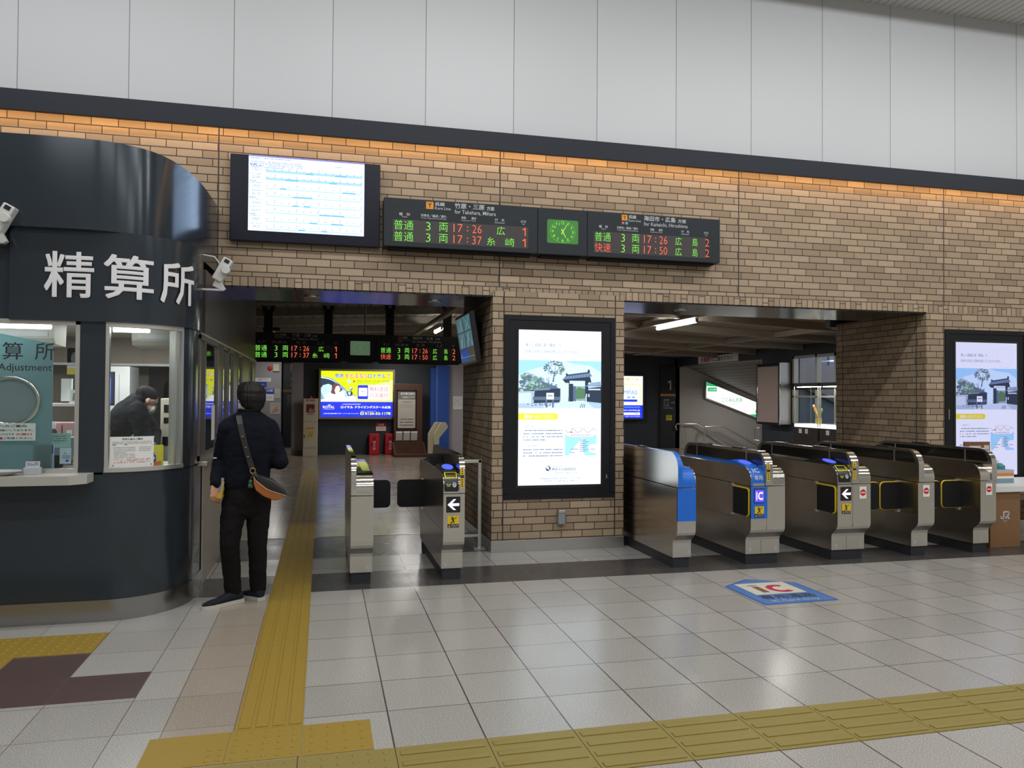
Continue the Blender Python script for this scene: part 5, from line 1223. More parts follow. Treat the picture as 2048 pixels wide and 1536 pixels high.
# downlights in the soffits
for (x, y, lab) in ((-.12, 8.25, 'small recessed downlight in the left soffit near the booth'), (1.16, 8.25, 'small recessed downlight in the left soffit near the column'), (4.05, 8.25, 'small recessed downlight in the right soffit')):
    t = thing('downlight', lab, 'ceiling lamp', (x, y, 2.612)); mb = MB(); mb.lathe((0, 0, 0), [(.05, .0), (.075, .0), (.08, .012)], ALU_L, 20); mb.build('ring', t); mb = MB(); mb.lathe((0, 0, -.002), [(.048, 0), (.045, .003)], mat('lens_off', srgb(150, 150, 146), .2), 16); mb.build('lens', t)

# ------------------------------------------------------------------ ticket gates
PADB = mat('reader_black', (.015, .015, .018), .25)
IC_GLOW = glow('reader_blue', (.10, .16, 1.0), 1.1, False); ARROW = glow('arrow_white', (.86, .78, 1.0), 1.25, False); IC_SCR = glow('ic_violet', (.16, .10, 1.0), 1.0, False)
YLED = mat('slot_yellow', srgb(220, 220, 20), .4, emit=(.7, .75, .0), es=.35)
NUMW = mat('number_white', srgb(196, 200, 206), .5)
R_ = .135; ZT = .94
def arc(cy, cz, r, a0, a1, n=7): return [(cy + r * math.cos(math.radians(a0 + (a1 - a0) * i / n)), cz + r * math.sin(math.radians(a0 + (a1 - a0) * i / n))) for i in range(n + 1)]
LOWER = [(.095, .10), (.095, .235), (.085, .262), (.02, .318), (.004, .345), (0, .38), (0, .757), (1.68, .757), (1.68, .38), (1.67, .345), (1.60, .262), (1.585, .235), (1.585, .10)]
UPPER = [(0, .763)] + arc(R_, ZT - R_, R_, 180, 90) + arc(1.68 - R_, ZT - R_, R_, 90, 0) + [(1.68, .763)]
GUARD = [(-.012, .766), (-.012, .93)] + arc(.145, .93, .157, 170, 90) + arc(1.54, .93, .157, 90, 10) + [(1.69, .93), (1.69, .766)]
GWIN = [(.045, .955)] + arc(.13, .967, .092, 175, 90) + arc(1.53, .967, .092, 90, 5) + [(1.62, .955)]
def front_pt(v, off=0.0):
    """point on the rounded front of a deck, v metres up from the seam"""
    s0 = (ZT - R_) - .763
    if v <= s0: return (-off, .763 + v)
    a = (v - s0) / R_
    if a <= PI / 2: return (R_ - (R_ + off) * math.cos(a), ZT - R_ + (R_ + off) * math.sin(a))
    return (R_ + (a - PI / 2) * R_, ZT + off)
def front_sheet(x0): 
    def f(x, v, l): y, z = front_pt(v, l); return Vector((x0 + x, y, z))
    return Sheet((0, 0, 0), (1, 0, 0), (0, 0, 1), .0012, f)
def band(sh, x0, x1, v0, v1, m, k, n=8):
    for i in range(n): sh.rect(x0, v0 + (v1 - v0) * i / n, x1, v0 + (v1 - v0) * (i + 1) / n, m, k)
def warn_sticker(t, x):
    sh = Sheet((x, -.0005, .468), (1, 0, 0), (0, 0, 1), .0012); w = .098
    sh.rect(0, 0, w, .103, INK, 1); sh.rect(0, .032, w, .103, YELLOW, 2)
    # stick figure knocked by the flap
    sh.disc(.040, .088, .008, INK, 3, seg=10); sh.line(.045, .08, .052, .058, .013, INK, 3); sh.line(.046, .077, .070, .082, .006, INK, 3); sh.line(.070, .082, .080, .090, .005, INK, 3); sh.line(.045, .078, .030, .070, .006, INK, 3)
    sh.line(.052, .06, .036, .050, .008, INK, 3); sh.line(.036, .050, .030, .038, .007, INK, 3); sh.line(.052, .06, .058, .040, .008, INK, 3); sh.line(.026, .044, .042, .036, .005, INK, 3)
    sh.poly([(.006, .006), (.026, .006), (.016, .025)], YELLOW, 2); sh.text('!', .0145, .009, .0175, .020, INK, 3, .02); sh.text('飛び出し注意', .032, .015, .09, .026, NUMW, 2, .02); sh.text('CAUTION', .04, .006, .08, .012, NUMW, 2)
    o = sh.build('warning_sticker', t); o['label'] = 'yellow and black warning sticker'
def arrow_panel(t, x):
    mb = MB(); mb.box(x, x + .122, -.004, .004, .598, .735, BLACK, .003); p = mb.build('arrow_display', t)
    sh = Sheet((x, -.0045, .598), (1, 0, 0), (0, 0, 1), .001); sh.poly([(.010, .068), (.062, .115), (.086, .115), (.050, .080), (.112, .080), (.112, .056), (.050, .056), (.086, .022), (.062, .022)], ARROW, 1)
    o = sh.build('arrow', p); o['label'] = 'lit white arrow pointing left'
def no_entry(t, x, z=.615, w=.078, h_=.118):
    sh = Sheet((x, -.0005, z), (1, 0, 0), (0, 0, 1), .0012); sh.rect(0, 0, w, h_, PAPER, 1); sh.disc(w / 2, h_ / 2, .032, RED, 2, seg=24); sh.rect(w / 2 - .024, h_ / 2 - .0055, w / 2 + .024, h_ / 2 + .0055, PAPER, 3)
    o = sh.build('no_entry_sticker', t); o['label'] = 'white sticker with red no-entry disc'
def number(t, x, n):
    sh = Sheet((x, .0945, .128), (1, 0, 0), (0, 0, 1), .0012); sh.disc(.014, .017, .014, NUMW, 1, .018, 14); sh.text(n, .010, .008, .018, .026, INK_BLUE if n != '1' else INK, 2, .02); sh.build('number_sticker', t)
def pad(t, x0, x1, m):
    mb = MB(); mb.prism([(.115, .93), (.125, .948), (.34, .988), (.37, .986), (.58, .946), (.60, .93)], 0, x0, x1, m); p = mb.build('card_reader', t)
    c = (x0 + x1) / 2; w = (x1 - x0) / 2
    mb = MB(); mb.lathe((0, 0, 0), [(.9, -.002), (1, 0), (.96, .0025)], IC_GLOW, 28)
    o = mb.build('reader_light', p, xf=Matrix.Translation((c, .235, .970)) @ Matrix.Rotation(math.atan2(.04, .215), 4, 'X') @ Matrix.Diagonal((w * .78, .085, 1, 1))); o['label'] = 'glowing blue oval'
def ticket_slot(t, x0, x1):
    w = x1 - x0
    sh = front_sheet(x0); band(sh, 0, w, .028, .30, PADB, 3, 12)
    band(sh, .004, w - .004, .015, .03, PADB, 3, 2)
    p = sh.build('slot_panel', t)
    sh = front_sheet(x0)
    v0, v1, b = .130, .205, .007
    band(sh, .012, w - .012, v0, v0 + b, YLED, 5, 1); band(sh, .016, w - .016, v1 - b, v1, YLED, 5, 1); band(sh, .010, .010 + b, v0 + .004, v1 - .004, YLED, 5, 4); band(sh, w - .017, w - .010, v0 + .004, v1 - .004, YLED, 5, 4); band(sh, .018, w - .018, v0 + .01, v0 + .032, mat('slot_brown', srgb(110, 92, 30), .5), 4, 2)
    sh.disc(w * .70, .072, .017, NUMW, 5, .021, 14); sh.text('T', w * .70 - .009, .060, w * .70 + .009, .084, PADB, 6, .03); sh.text('きっぷ', .022, .068, .055, .082, YLED, 5, .02); sh.rect(.024, .060, .052, .063, YLED, 5)
    sh.build('slot_marking', p)
def flap(t, x, y, d, L, z0=.455, z1=.735, trim=True):
    """a paddle that closes the aisle, hinged at x and reaching L metres in direction d"""
    pts = [(0, z0)] + [(d * px, pz) for px, pz in arc(L - .045, z0 + .045, .045, -90, 0, 5) + arc(L - .045, z1 - .045, .045, 0, 90, 5)] + [(0, z1)]
    mb = MB(); mb.prism([(x + a, b) for a, b in pts], 1, y, y + .03, BLACKM); f = mb.build('flap', t)
    if trim:
        path = [(x + a, y + .015, b) for a, b in pts[1:-1]]; path = [(x, y + .015, z0)] + path + [(x, y + .015, z1)]
        mb = MB(); mb.tube(path, .0085, YELLOW, 6); mb.build('flap_edge', f)
    mb = MB(); mb.box(x - .015 if d > 0 else x - .015, x + .015, y - .005, y + .04, z0 - .03, z0, ALU_L); mb.box(x - .015, x + .015, y - .005, y + .04, z1, z1 + .02, ALU_L); mb.build('hinge', t)
def side_flap(t, x):
    d = -1 if x < 0 else 1
    x0, x1 = sorted((x, x + d * .008))
    pts = [(.03, .47)] + arc(.285, .505, .035, -90, 0, 4) + arc(.285, .70, .035, 0, 90, 4) + [(.03, .735)]
    pts = [(.345 - a, b) for a, b in pts]
    mb = MB(); mb.prism(pts, 0, x0, x1, BLACKM); f = mb.build('flap', t)
    mb = MB(); mb.tube([(x + d * .006, a, b) for a, b in pts[1:]], .007, YELLOW, 6); mb.build('flap_edge', f)
    mb = MB(); mb.box(min(x, x + d * .012), max(x, x + d * .012), .315, .345, .45, .47, ALU_L); mb.box(min(x, x + d * .012), max(x, x + d * .012), .315, .345, .735, .76, ALU_L); mb.build('hinge', t)
def gate(xc, W, lab, guard, g0, g1, win=True, blue=False, caps=()):
    """guard covers x from g0 to g1 (measured from the left edge)"""
    t = thing('ticket_gate', lab, 'ticket gate', (xc, 6.56, 0), group=None)
    L = -W / 2
    rim_up = BLUE if blue == 'all' else STEEL_T
    mb = MB(); mb.box(L + .012, -L - .012, .115, 1.56, 0, .102, mat('gate_base', srgb(44, 46, 52), .5)); mb.build('base', t)
    mb = MB(); mb.prism(LOWER, 0, L, -L, STEEL_D, STEEL); mb.build('body', t)
    mb = MB(); mb.box(L - .0008, -L + .0008, .004, 1.676, .429, .431, mat('seam_dark', (.05, .05, .05), .6)); mb.build('seam', t)
    spans = []
    if g0 > .01: spans.append((L, L + g0))
    if g1 < W - .01: spans.append((L + g1, -L))
    for i, (a, b) in enumerate(spans):
        isb = blue == 'all' or (blue == 'left' and i == 0)
        mb = MB(); mb.prism(UPPER, 0, a, b, STEEL_D, BLUE if isb else STEEL_T); d = mb.build('deck', t)
        if isb: d['label'] = 'blue-topped deck'
        for f in d.data.polygons:
            if abs(f.normal.x) < .5: f.use_smooth = True
        d.data.set_sharp_from_angle(angle=math.radians(40))
        mb = MB(); mb.tube([(a + .003 if i == 0 and a == L else b - .003, y, z) for y, z in UPPER[1:-1]], .004, CHROME, 6); mb.build('deck_edge', t)
    mb = MB(); mb.prism(GUARD, 0, L + g0, L + g1, STEEL_D, rim_up); g = mb.build('guard', t)
    for f in g.data.polygons:
        if abs(f.normal.x) < .5 and f.normal.z > -.5: f.use_smooth = True
    g.data.set_sharp_from_angle(angle=math.radians(40))
    if win:
        mb = MB(); mb.prism(GWIN, 0, L + g0 - .0025, L + g1 + .0025, mat('guard_glass', (.012, .011, .010), .12, coat=.3)); gw = mb.build('guard_window', g)
        mb = MB()
        for y in (.32, 1.36): mb.box(L + g0 - .004, L + g1 + .004, y, y + .018, .95, 1.062, STEEL)
        mb.build('window_bar', g)
    if len(spans) == 2: mb = MB(); mb.box(L + g1 - .062, L + g1 - .060, -.0012, .004, .345, .757, mat('seam_dark', (.05, .05, .05), .6)); mb.box(L + g1 - .062, L + g1 - .060, .0938, .1, .10, .24, mat('seam_dark', (.05, .05, .05), .6)); mb.build('front_seam', t)
    for y in caps:
        mb = MB(); mb.box(L + g0 + .004, L + g1 - .004, y, y + .20, 1.085, 1.100, BLACK, .006); mb.build('sensor_cap', t)
    return t
def guard_label(t, x0, x1):
    sh = Sheet((0, 0, 0), (1, 0, 0), (0, 0, 1), .0012, lambda x, v, l: Vector((x0 + x, *(( -.012 - l, .80 + v) if v < .13 else (.145 - (.157 + l) * math.cos((v - .13) / .157), .93 + (.157 + l) * math.sin((v - .13) / .157))))))
    w = x1 - x0
    band(sh, 0, w, .01, .185, YELLOW, 1, 8); band(sh, 0, w, .095, .12, INK, 2, 2)
    for k in range(4): band(sh, w * .3, w * .7, .02 + k * .018, .03 + k * .018, INK, 2, 1)
    for k in range(3): band(sh, w * .3, w * .7, .13 + k * .018, .14 + k * .018, INK, 2, 1)
    sh.build('guard_sticker', t)
# gate with the tall guard on its left, first of the wide aisle
t = gate(.332, .186, 'narrow steel ticket gate nearest the yellow guide line', 'left', 0, .042, win=False)
flap(t, .093, 1.40, 1, .26, trim=False); number(t, .045, '1')
mb = MB(); mb.box(.01, .08, .30, 1.2, .939, .943, mat('deck_glass', srgb(120, 128, 90), .08, .6), .001); mb.build('deck_glass', t)  # yellow-green reflection of the advert, put into the slab's colour
t = gate(1.108, .186, 'steel ticket gate with lit arrow beside the barrier rail and column', 'right', .140, .186, win=False)
flap(t, -.093, 1.40, -1, .26, trim=False); arrow_panel(t, -.068); warn_sticker(t, -.056); ticket_slot(t, -.087, .040); pad(t, -.088, .042, PADB); guard_label(t, .052, .082); number(t, -.068, '1')
mb = MB(); mb.prism([(.9, .94), (1.0, 1.0), (1.15, 1.02), (1.25, .94)], 0, -.085, .04, BLACK); mb.build('rear_reader', t)
t = gate(3.290, .186, 'blue-fronted steel ticket gate touching the brick column', 'left', 0, .045, win=False, blue='all', caps=(.75,))
number(t, .05, '2')
mb = MB(); mb.box(-.093, .093, -.003, .01, .452, .754, BLUE); o = mb.build('front_panel', t); o['label'] = 'blue front panel'
mb = MB(); mb.prism([(.18, .94), (.22, .985), (.50, .96), (.55, .94)], 0, -.03, .06, BLUE); mb.build('card_reader', t)
t = gate(4.137, .365, 'wide ticket gate with blue IC panel and blue deck', 'mid', .150, .228, blue='left', caps=(.42, 1.15))
mb = MB(); mb.box(-.1825, -.008, -.003, .01, .452, .754, BLUE); o = mb.build('front_panel', t); o['label'] = 'blue front panel'
mb = MB(); mb.box(-.152, -.040, -.007, .0, .602, .738, BLACK, .003); p = mb.build('ic_display', t)
sh = Sheet((-.146, -.0075, .610), (1, 0, 0), (0, 0, 1), .001); sh.rect(0, 0, .10, .118, IC_SCR, 0); sh.text('IC', .016, .020, .088, .098, ARROW, 1, .05); sh.build('ic_lettering', p)
sh = Sheet((0, -.0032, 0), (1, 0, 0), (0, 0, 1), .001)
warn_sticker(t, -.145); t.children[-1].location.y = -.004
sh = front_sheet(-.175); band(sh, .012, .138, .0, .025, STEEL, 2, 2); sh.text('専用', .030, .055, .118, .098, NUMW, 4, .015)
v, f_, a, b, c, d = glyphs('IC', .04)
for k in range(1): sh.text('IC', .030, .125, .100, .178, NUMW, 4, .04)
sh.build('deck_lettering', t)
pad(t, -.175, -.040, BLUE); guard_label(t, -.018, .012); side_flap(t, -.1825); number(t, -.15, '2'); number(t, .125, '3')
t = gate(5.088, .375, 'wide ticket gate with lit arrow and one no-entry sticker', 'mid', .152, .232, caps=(.42, 1.15))
arrow_panel(t, -.155); warn_sticker(t, -.140); no_entry(t, .06); ticket_slot(t, -.178, -.045); pad(t, -.180, -.042, PADB); guard_label(t, -.020, .012); side_flap(t, -.1875); flap(t, .1875, .27, 1, .32); number(t, -.15, '3'); number(t, .125, '4')
t = gate(5.930, .196, 'narrow ticket gate with no-entry sticker, second from the wooden counter', 'left', 0, .062, caps=(.42,))
no_entry(t, -.040); flap(t, -.098, .27, -1, .215); flap(t, .098, .27, 1, .32); number(t, -.07, '4'); number(t, .045, '5')
t = gate(6.690, .196, 'narrow ticket gate with no-entry sticker beside the wooden counter', 'right', .134, .196, caps=(.9,))
no_entry(t, -.030); flap(t, -.098, .27, -1, .215); number(t, -.02, '5')

# ------------------------------------------------------------------ wooden counter at the right end
CW_ = mat('counter_wood', srgb(132, 98, 66), .5, noise=.08, nscale=12)
t = thing('service_counter', 'brown wooden counter with white top at the right of the gates', 'counter', (7.0, 6.84, 0))
mb = MB(); mb.box(0, .40, 0, .55, 0, .60, CW_, .004); mb.build('pedestal', t)
mb = MB(); mb.box(-.01, 1.7, -.03, .75, .60, .664, WHITE, .004); mb.build('counter_top', t)
mb = MB(); mb.box(1.3, 1.65, 0, .55, 0, .60, CW_, .004); mb.build('pedestal', t)
sh = Sheet((.135, -.0005, .30), (1, 0, 0), (0, 0, 1), .0012)
def jr(sh, x, y, s, m):
    sh.rect(x + .030 * s, y + .018 * s, x + .044 * s, y + .080 * s, m, 1); sh.rect(x + .008 * s, y + .006 * s, x + .040 * s, y + .020 * s, m, 1); sh.poly([(x + .040 * s, y + .006 * s), (x + .044 * s, y + .018 * s), (x + .03 * s, y + .02 * s)], m, 1); sh.rect(x, y + .010 * s, x + .012 * s, y + .034 * s, m, 1)
    sh.rect(x + .044 * s, y + .066 * s, x + .095 * s, y + .080 * s, m, 1); sh.rect(x + .088 * s, y + .044 * s, x + .102 * s, y + .076 * s, m, 1); sh.rect(x + .058 * s, y + .034 * s, x + .095 * s, y + .048 * s, m, 1); sh.line(x + .072 * s, y + .036 * s, x + .100 * s, y + .006 * s, .015 * s, m, 1); sh.rect(x + .056 * s, y + .006 * s, x + .070 * s, y + .046 * s, m, 1)
jr(sh, .0, 0, 1.15, NUMW); sh.text('WEST', .03, -.022, .09, -.008, NUMW, 1, .02); sh.build('logo', t)
t = thing('counter_sign', 'brown sign board standing on the wooden counter end', 'sign', (7.12, 7.30, .664))
mb = MB(); mb.box(0, .35, 0, .02, .0, .45, mat('sign_brown', srgb(120, 80, 58), .5)); mb.build('board', t); mb = MB(); mb.box(.265, .335, -.004, .0, .30, .41, CREAM); mb.box(.06, .22, -.004, 0, .385, .405, CREAM); mb.build('print_patch', t)
t = thing('tissue_box', 'small white, orange and blue box on the counter', 'box', (7.30, 7.05, .664)); mb = MB(); mb.box(0, .24, 0, .14, 0, .055, mat('box_blue', srgb(120, 150, 160), .6)); mb.box(0, .24, 0, .14, .055, .08, PAPER); mb.box(0, .24, 0, .14, .08, .115, mat('box_orange', srgb(210, 130, 60), .6)); mb.box(0, .24, 0, .14, .115, .15, mat('box_grey', srgb(176, 180, 184), .6)); mb.build('carton', t)
t = thing('hand_gel_bottle', 'green-blue bottle on top of the small counter box', 'bottle', (7.42, 7.12, .814)); mb = MB(); mb.lathe((0, 0, 0), [(.05, 0), (.052, .04), (.03, .06), (.02, .07)], mat('gel_teal', srgb(70, 140, 140), .4), 14); mb.build('bottle', t)

# ------------------------------------------------------------------ people
def ball(mb, c, r, m, seg=16):
    """ellipsoid; r = (rx, ry, rz)"""
    if not isinstance(r, tuple): r = (r, r, r)
    n = seg // 2; rings = []
    for i in range(1, n):
        a = PI * i / n
        rings.append([mb.bm.verts.new((c[0] + r[0] * math.sin(a) * math.cos(2 * PI * k / seg), c[1] + r[1] * math.sin(a) * math.sin(2 * PI * k / seg), c[2] + r[2] * math.cos(a))) for k in range(seg)])
    top = mb.bm.verts.new((c[0], c[1], c[2] + r[2])); bot = mb.bm.verts.new((c[0], c[1], c[2] - r[2])); i_ = mb.mi(m)
    for k in range(seg):
        mb.bm.faces.new((top, rings[0][k], rings[0][(k + 1) % seg])).material_index = i_
        mb.bm.faces.new((bot, rings[-1][(k + 1) % seg], rings[-1][k])).material_index = i_
        for A, B in zip(rings, rings[1:]): mb.bm.faces.new((A[k], B[k], B[(k + 1) % seg], A[(k + 1) % seg])).material_index = i_
def limb(mb, pts, rad, m, seg=16):
    """tapered round limb with ball joints"""
    mb.tube(pts, list(rad), m, seg)
    for p, r in zip(pts, rad): ball(mb, p, r * .985, m, 14)
def torso(mb, secs, m, seg=24):
    """secs: (centre, half width vector, half depth vector)"""
    rings = []
    for c, a, b in secs:
        c, a, b = Vector(c), Vector(a), Vector(b); ring = []
        for k in range(seg):
            t = 2 * PI * k / seg; ct, st = math.cos(t), math.sin(t)
            e = .82
            ring.append(mb.bm.verts.new(c + a * (math.copysign(abs(ct) ** e, ct)) + b * (math.copysign(abs(st) ** e, st))))
        rings.append(ring)
    i_ = mb.mi(m)
    for A, B in zip(rings, rings[1:]):
        for k in range(seg): mb.bm.faces.new((A[k], A[(k + 1) % seg], B[(k + 1) % seg], B[k])).material_index = i_
    mb.bm.faces.new(rings[0][::-1]).material_index = i_; mb.bm.faces.new(rings[-1]).material_index = i_
def fuse(mb, name, m, parent, vox=.006, smooth=6, wrinkle=0.0, wsc=14, hair_c=None):
    o = mb.build(name + '_raw', None)
    r = o.modifiers.new('r', 'REMESH'); r.mode = 'VOXEL'; r.voxel_size = vox; r.adaptivity = 0
    s = o.modifiers.new('s', 'SMOOTH'); s.iterations = smooth; s.factor = .5
    dg = bpy.context.evaluated_depsgraph_get()
    me = bpy.data.meshes.new_from_object(o.evaluated_get(dg)); me.name = name
    if wrinkle:
        from mathutils import noise
        nor = [v.normal.copy() for v in me.vertices]
        for v, vn in zip(me.vertices, nor):
            c = v.co.copy(); n = noise.noise(Vector((c.x * wsc, c.y * wsc, c.z * wsc * 1.7))) + .5 * noise.noise(Vector((c.x * wsc * 2.3, c.y * wsc * 2.3, c.z * wsc * 4)))
            if hair_c is not None: q = math.atan2(c.y - hair_c[1], c.x - hair_c[0]) * 9; n = noise.noise(Vector((math.cos(q / 9) * 9, math.sin(q / 9) * 9, c.z * 6))) + .5 * noise.noise(Vector((math.cos(q / 9) * 22, math.sin(q / 9) * 22, c.z * 9)))
            v.co = c + vn * n * wrinkle
    me.materials.clear(); me.materials.append(m); me.polygons.foreach_set('material_index', [0] * len(me.polygons))
    me.polygons.foreach_set('use_smooth', [True] * len(me.polygons))
    bpy.data.objects.remove(o)
    q = bpy.data.objects.new(name, me); COL.objects.link(q)
    if parent: q.parent = parent
    return q
SKIN = mat('skin', srgb(196, 146, 124), .55); HAIR = mat('black_hair', srgb(18, 16, 15), .5, spec=.3, noise=.15, nscale=90); NAVY = mat('navy_knit', srgb(17, 19, 28), .9, spec=.15, noise=.12, nscale=120, bump=.15); TROUS = mat('black_trousers', srgb(24, 21, 22), .9, spec=.15, noise=.1, nscale=120)
SHOE = mat('navy_shoe', srgb(32, 35, 44), .9, spec=.2); SOLE = mat('shoe_sole', srgb(186, 182, 172), .6); MASKW = mat('face_mask', srgb(206, 206, 206), .8); LEATHER = mat('black_leather', (.018, .018, .019), .38); TAN = mat('tan_leather', srgb(168, 98, 40), .45); BRASS = mat('brass', srgb(190, 160, 90), .3, .9)

per = thing('person', 'person from behind in navy top and black trousers at the booth window', 'person', (-.555, 6.24, 0))
PO = Vector((-.555, 6.24, 0))
def V(x, y, z): return (x - PO.x, y - PO.y, z)
F3 = Vector((-.34, .94, 0)).normalized(); R3 = Vector((.94, .34, 0)).normalized()
HF = Vector((-.58, .81, 0)).normalized(); HR = Vector((.81, .58, 0)).normalized()
HC = Vector(V(-.542, 6.25, 1.580))
def H(r, f, z): return tuple(HC + HR * r + HF * f + Vector((0, 0, z)))
# body: head, neck, trunk, arms with hands, legs - one surface
mb = MB(); S = SKIN
def headball(c, rr, rf, rz_, mm=None):
    n0 = len(mb.bm.verts); ball(mb, (0, 0, 0), (rr, rf, rz_), mm or S, 18); mb.bm.verts.ensure_lookup_table()
    M = Matrix(((HR.x, HF.x, 0, 0), (HR.y, HF.y, 0, 0), (0, 0, 1, 0), (0, 0, 0, 1)))
    for v in mb.bm.verts[n0:]: v.co = (M @ v.co) + Vector(c)
headball(H(0, 0, .02), .076, .095, .095); headball(H(0, .035, -.055), .055, .062, .060); headball(H(0, -.01, -.02), .070, .085, .08)
headball(H(0, .100, -.025), .012, .016, .020); headball(H(0, .080, -.075), .020, .015, .010); headball(H(0, .07, -.105), .022, .022, .018)   # nose, lips, chin
for s in (-1, 1):
    headball(H(s * .079, -.012, -.015), .010, .020, .032); headball(H(s * .030, .083, .012), .014, .010, .010); headball(H(s * .034, .086, .028), .022, .010, .006)
limb(mb, [H(0, -.015, -.07), V(-.553, 6.222, 1.46), V(-.553, 6.215, 1.40)], (.054, .056, .062), S)
torso(mb, [(V(-.555, 6.24, .86), R3 * .13, F3 * .085), (V(-.555, 6.24, 1.0), R3 * .125, F3 * .09), (V(-.553, 6.23, 1.2), R3 * .145, F3 * .10), (V(-.552, 6.22, 1.33), R3 * .15, F3 * .09), (V(-.552, 6.22, 1.42), R3 * .08, F3 * .06)], S)
# arms
L_SH, L_EL, L_WR = V(-.69, 6.165, 1.345), V(-.748, 6.25, 1.095), V(-.770, 6.125, .935)
R_SH, R_EL, R_WR = V(-.405, 6.265, 1.345), V(-.318, 6.245, 1.085), V(-.46, 6.46, 1.06)
limb(mb, [L_SH, L_EL, L_WR], (.050, .040, .028), S); limb(mb, [R_SH, R_EL, R_WR], (.050, .040, .028), S)
# left hand hanging, closed on a wallet
def hand(mb, w, dn, side, fw, curl, s=1.0):
    """w wrist, dn pointing along the palm, side towards the thumb, fw palm normal (fingers curl towards it)"""
    w, dn, side, fw = Vector(w), Vector(dn).normalized(), Vector(side).normalized(), Vector(fw).normalized()
    for q in (-.024, -.008, .008, .024): limb(mb, [w + side * q * .6, w + dn * .045 * s + side * q, w + dn * .082 * s + side * q * 1.1], (.015 * s, .0145 * s, .012 * s), S, 10)
    for k, (q, Ls) in enumerate(((.034, .072), (.0115, .080), (-.0115, .074), (-.033, .060))):
        p = w + dn * .082 * s + side * q * 1.05; pts = [p]; d = dn.copy()
        for j, (sl, cu) in enumerate(((.45, curl[0]), (.30, curl[1]), (.25, curl[2]))):
            a = math.radians(cu + 5 * k); d = (d * math.cos(a) + fw * math.sin(a)).normalized(); p = p + d * Ls * sl * s; pts.append(p)
        limb(mb, pts, (.0090 * s, .0082 * s, .0074 * s, .0064 * s), S, 10)
    p = w + side * .022 * s + dn * .02 * s; d = (side * .8 + dn * .6 + fw * .45).normalized(); pts = [p, p + d * .035 * s]; d2 = (dn * .8 + fw * .6 + side * .1).normalized(); pts += [pts[-1] + d2 * .032 * s, pts[-1] + d2 * .032 * s + (d2 + fw * .3).normalized() * .026 * s]
    limb(mb, pts, (.015 * s, .012 * s, .0105 * s, .009 * s), S, 10)
hand(mb, L_WR, (.0, -.08, -1), R3 * .95 + F3 * .3, F3 * .95 + R3 * .35, (16, 34, 26), 1.1)
hand(mb, R_WR, tuple(F3 * .4 - R3 * .8), (0, 0, 1), -F3 - R3 * .2, (30, 40, 30))
# legs
L_HIP, L_KN, L_AN = V(-.635, 6.225, .86), V(-.674, 6.19, .47), V(-.652, 6.285, .075)
R_HIP, R_KN, R_AN = V(-.472, 6.27, .86), V(-.478, 6.265, .47), V(-.474, 6.345, .075)
for a, b, c in ((L_HIP, L_KN, L_AN), (R_HIP, R_KN, R_AN)): limb(mb, [a, b, c], (.078, .052, .036), S)
fuse(mb, 'body', SKIN, per, .0034, 4)
# knitted top
mb = MB()
torso(mb, [(V(-.563, 6.235, .895), R3 * .158, F3 * .112), (V(-.560, 6.235, .93), R3 * .172, F3 * .122), (V(-.556, 6.235, 1.05), R3 * .172, F3 * .122), (V(-.550, 6.228, 1.18), R3 * .185, F3 * .128), (V(-.548, 6.225, 1.29), R3 * .195, F3 * .122), (V(-.55, 6.22, 1.37), R3 * .168, F3 * .105), (V(-.553, 6.22, 1.43), R3 * .10, F3 * .082), (V(-.553, 6.222, 1.475), R3 * .070, F3 * .072)], NAVY)
def sleeve(s, e, w, r):
    mid = tuple((Vector(s) + Vector(e)) / 2 + Vector((0, 0, 0))); m2 = tuple(Vector(e).lerp(Vector(w), .55))
    limb(mb, [s, mid, e, m2, tuple(Vector(e).lerp(Vector(w), .97))], r, NAVY)
sleeve(L_SH, L_EL, L_WR, (.074, .066, .062, .054, .043)); sleeve(R_SH, R_EL, R_WR, (.076, .070, .070, .058, .045))
for sh_, n_ in ((L_SH, V(-.60, 6.21, 1.425)), (R_SH, V(-.50, 6.24, 1.425))): limb(mb, [sh_, n_], (.072, .055), NAVY)
fuse(mb, 'knit_top', NAVY, per, .007, 8, .0045, 13)
mb = MB(); mb.tube([tuple(Vector(V(-.553, 6.222, 1.478)) + R3 * .066 * math.cos(a * PI / 10) + F3 * .068 * math.sin(a * PI / 10)) for a in range(20)], .013, NAVY, 8, closed=True); mb.build('collar', per)
mb = MB(); mb.box(-.012, .012, -.002, .002, -.004, .004, PAPER); o = mb.build('sleeve_tag', per); o.location = V(-.785, 6.19, 1.12)
# trousers
mb = MB()
torso(mb, [(V(-.560, 6.24, .985), R3 * .15, F3 * .105), (V(-.560, 6.24, .90), R3 * .160, F3 * .115), (V(-.557, 6.245, .80), R3 * .165, F3 * .118), (V(-.556, 6.245, .70), R3 * .150, F3 * .10), (V(-.556, 6.245, .655), R3 * .10, F3 * .07)], TROUS)
for hp, kn, an in ((L_HIP, L_KN, L_AN), (R_HIP, R_KN, R_AN)):
    m1 = tuple(Vector(hp).lerp(Vector(kn), .5)); m2 = tuple(Vector(kn).lerp(Vector(an), .5)); z_ = Vector(an) + Vector((0, -.005, .01))
    limb(mb, [tuple(Vector(hp) - Vector((0, 0, .06))), m1, kn, m2, tuple(z_)], (.098, .090, .073, .068, .062), TROUS)
fuse(mb, 'trousers', TROUS, per, .007, 8, .005, 11)
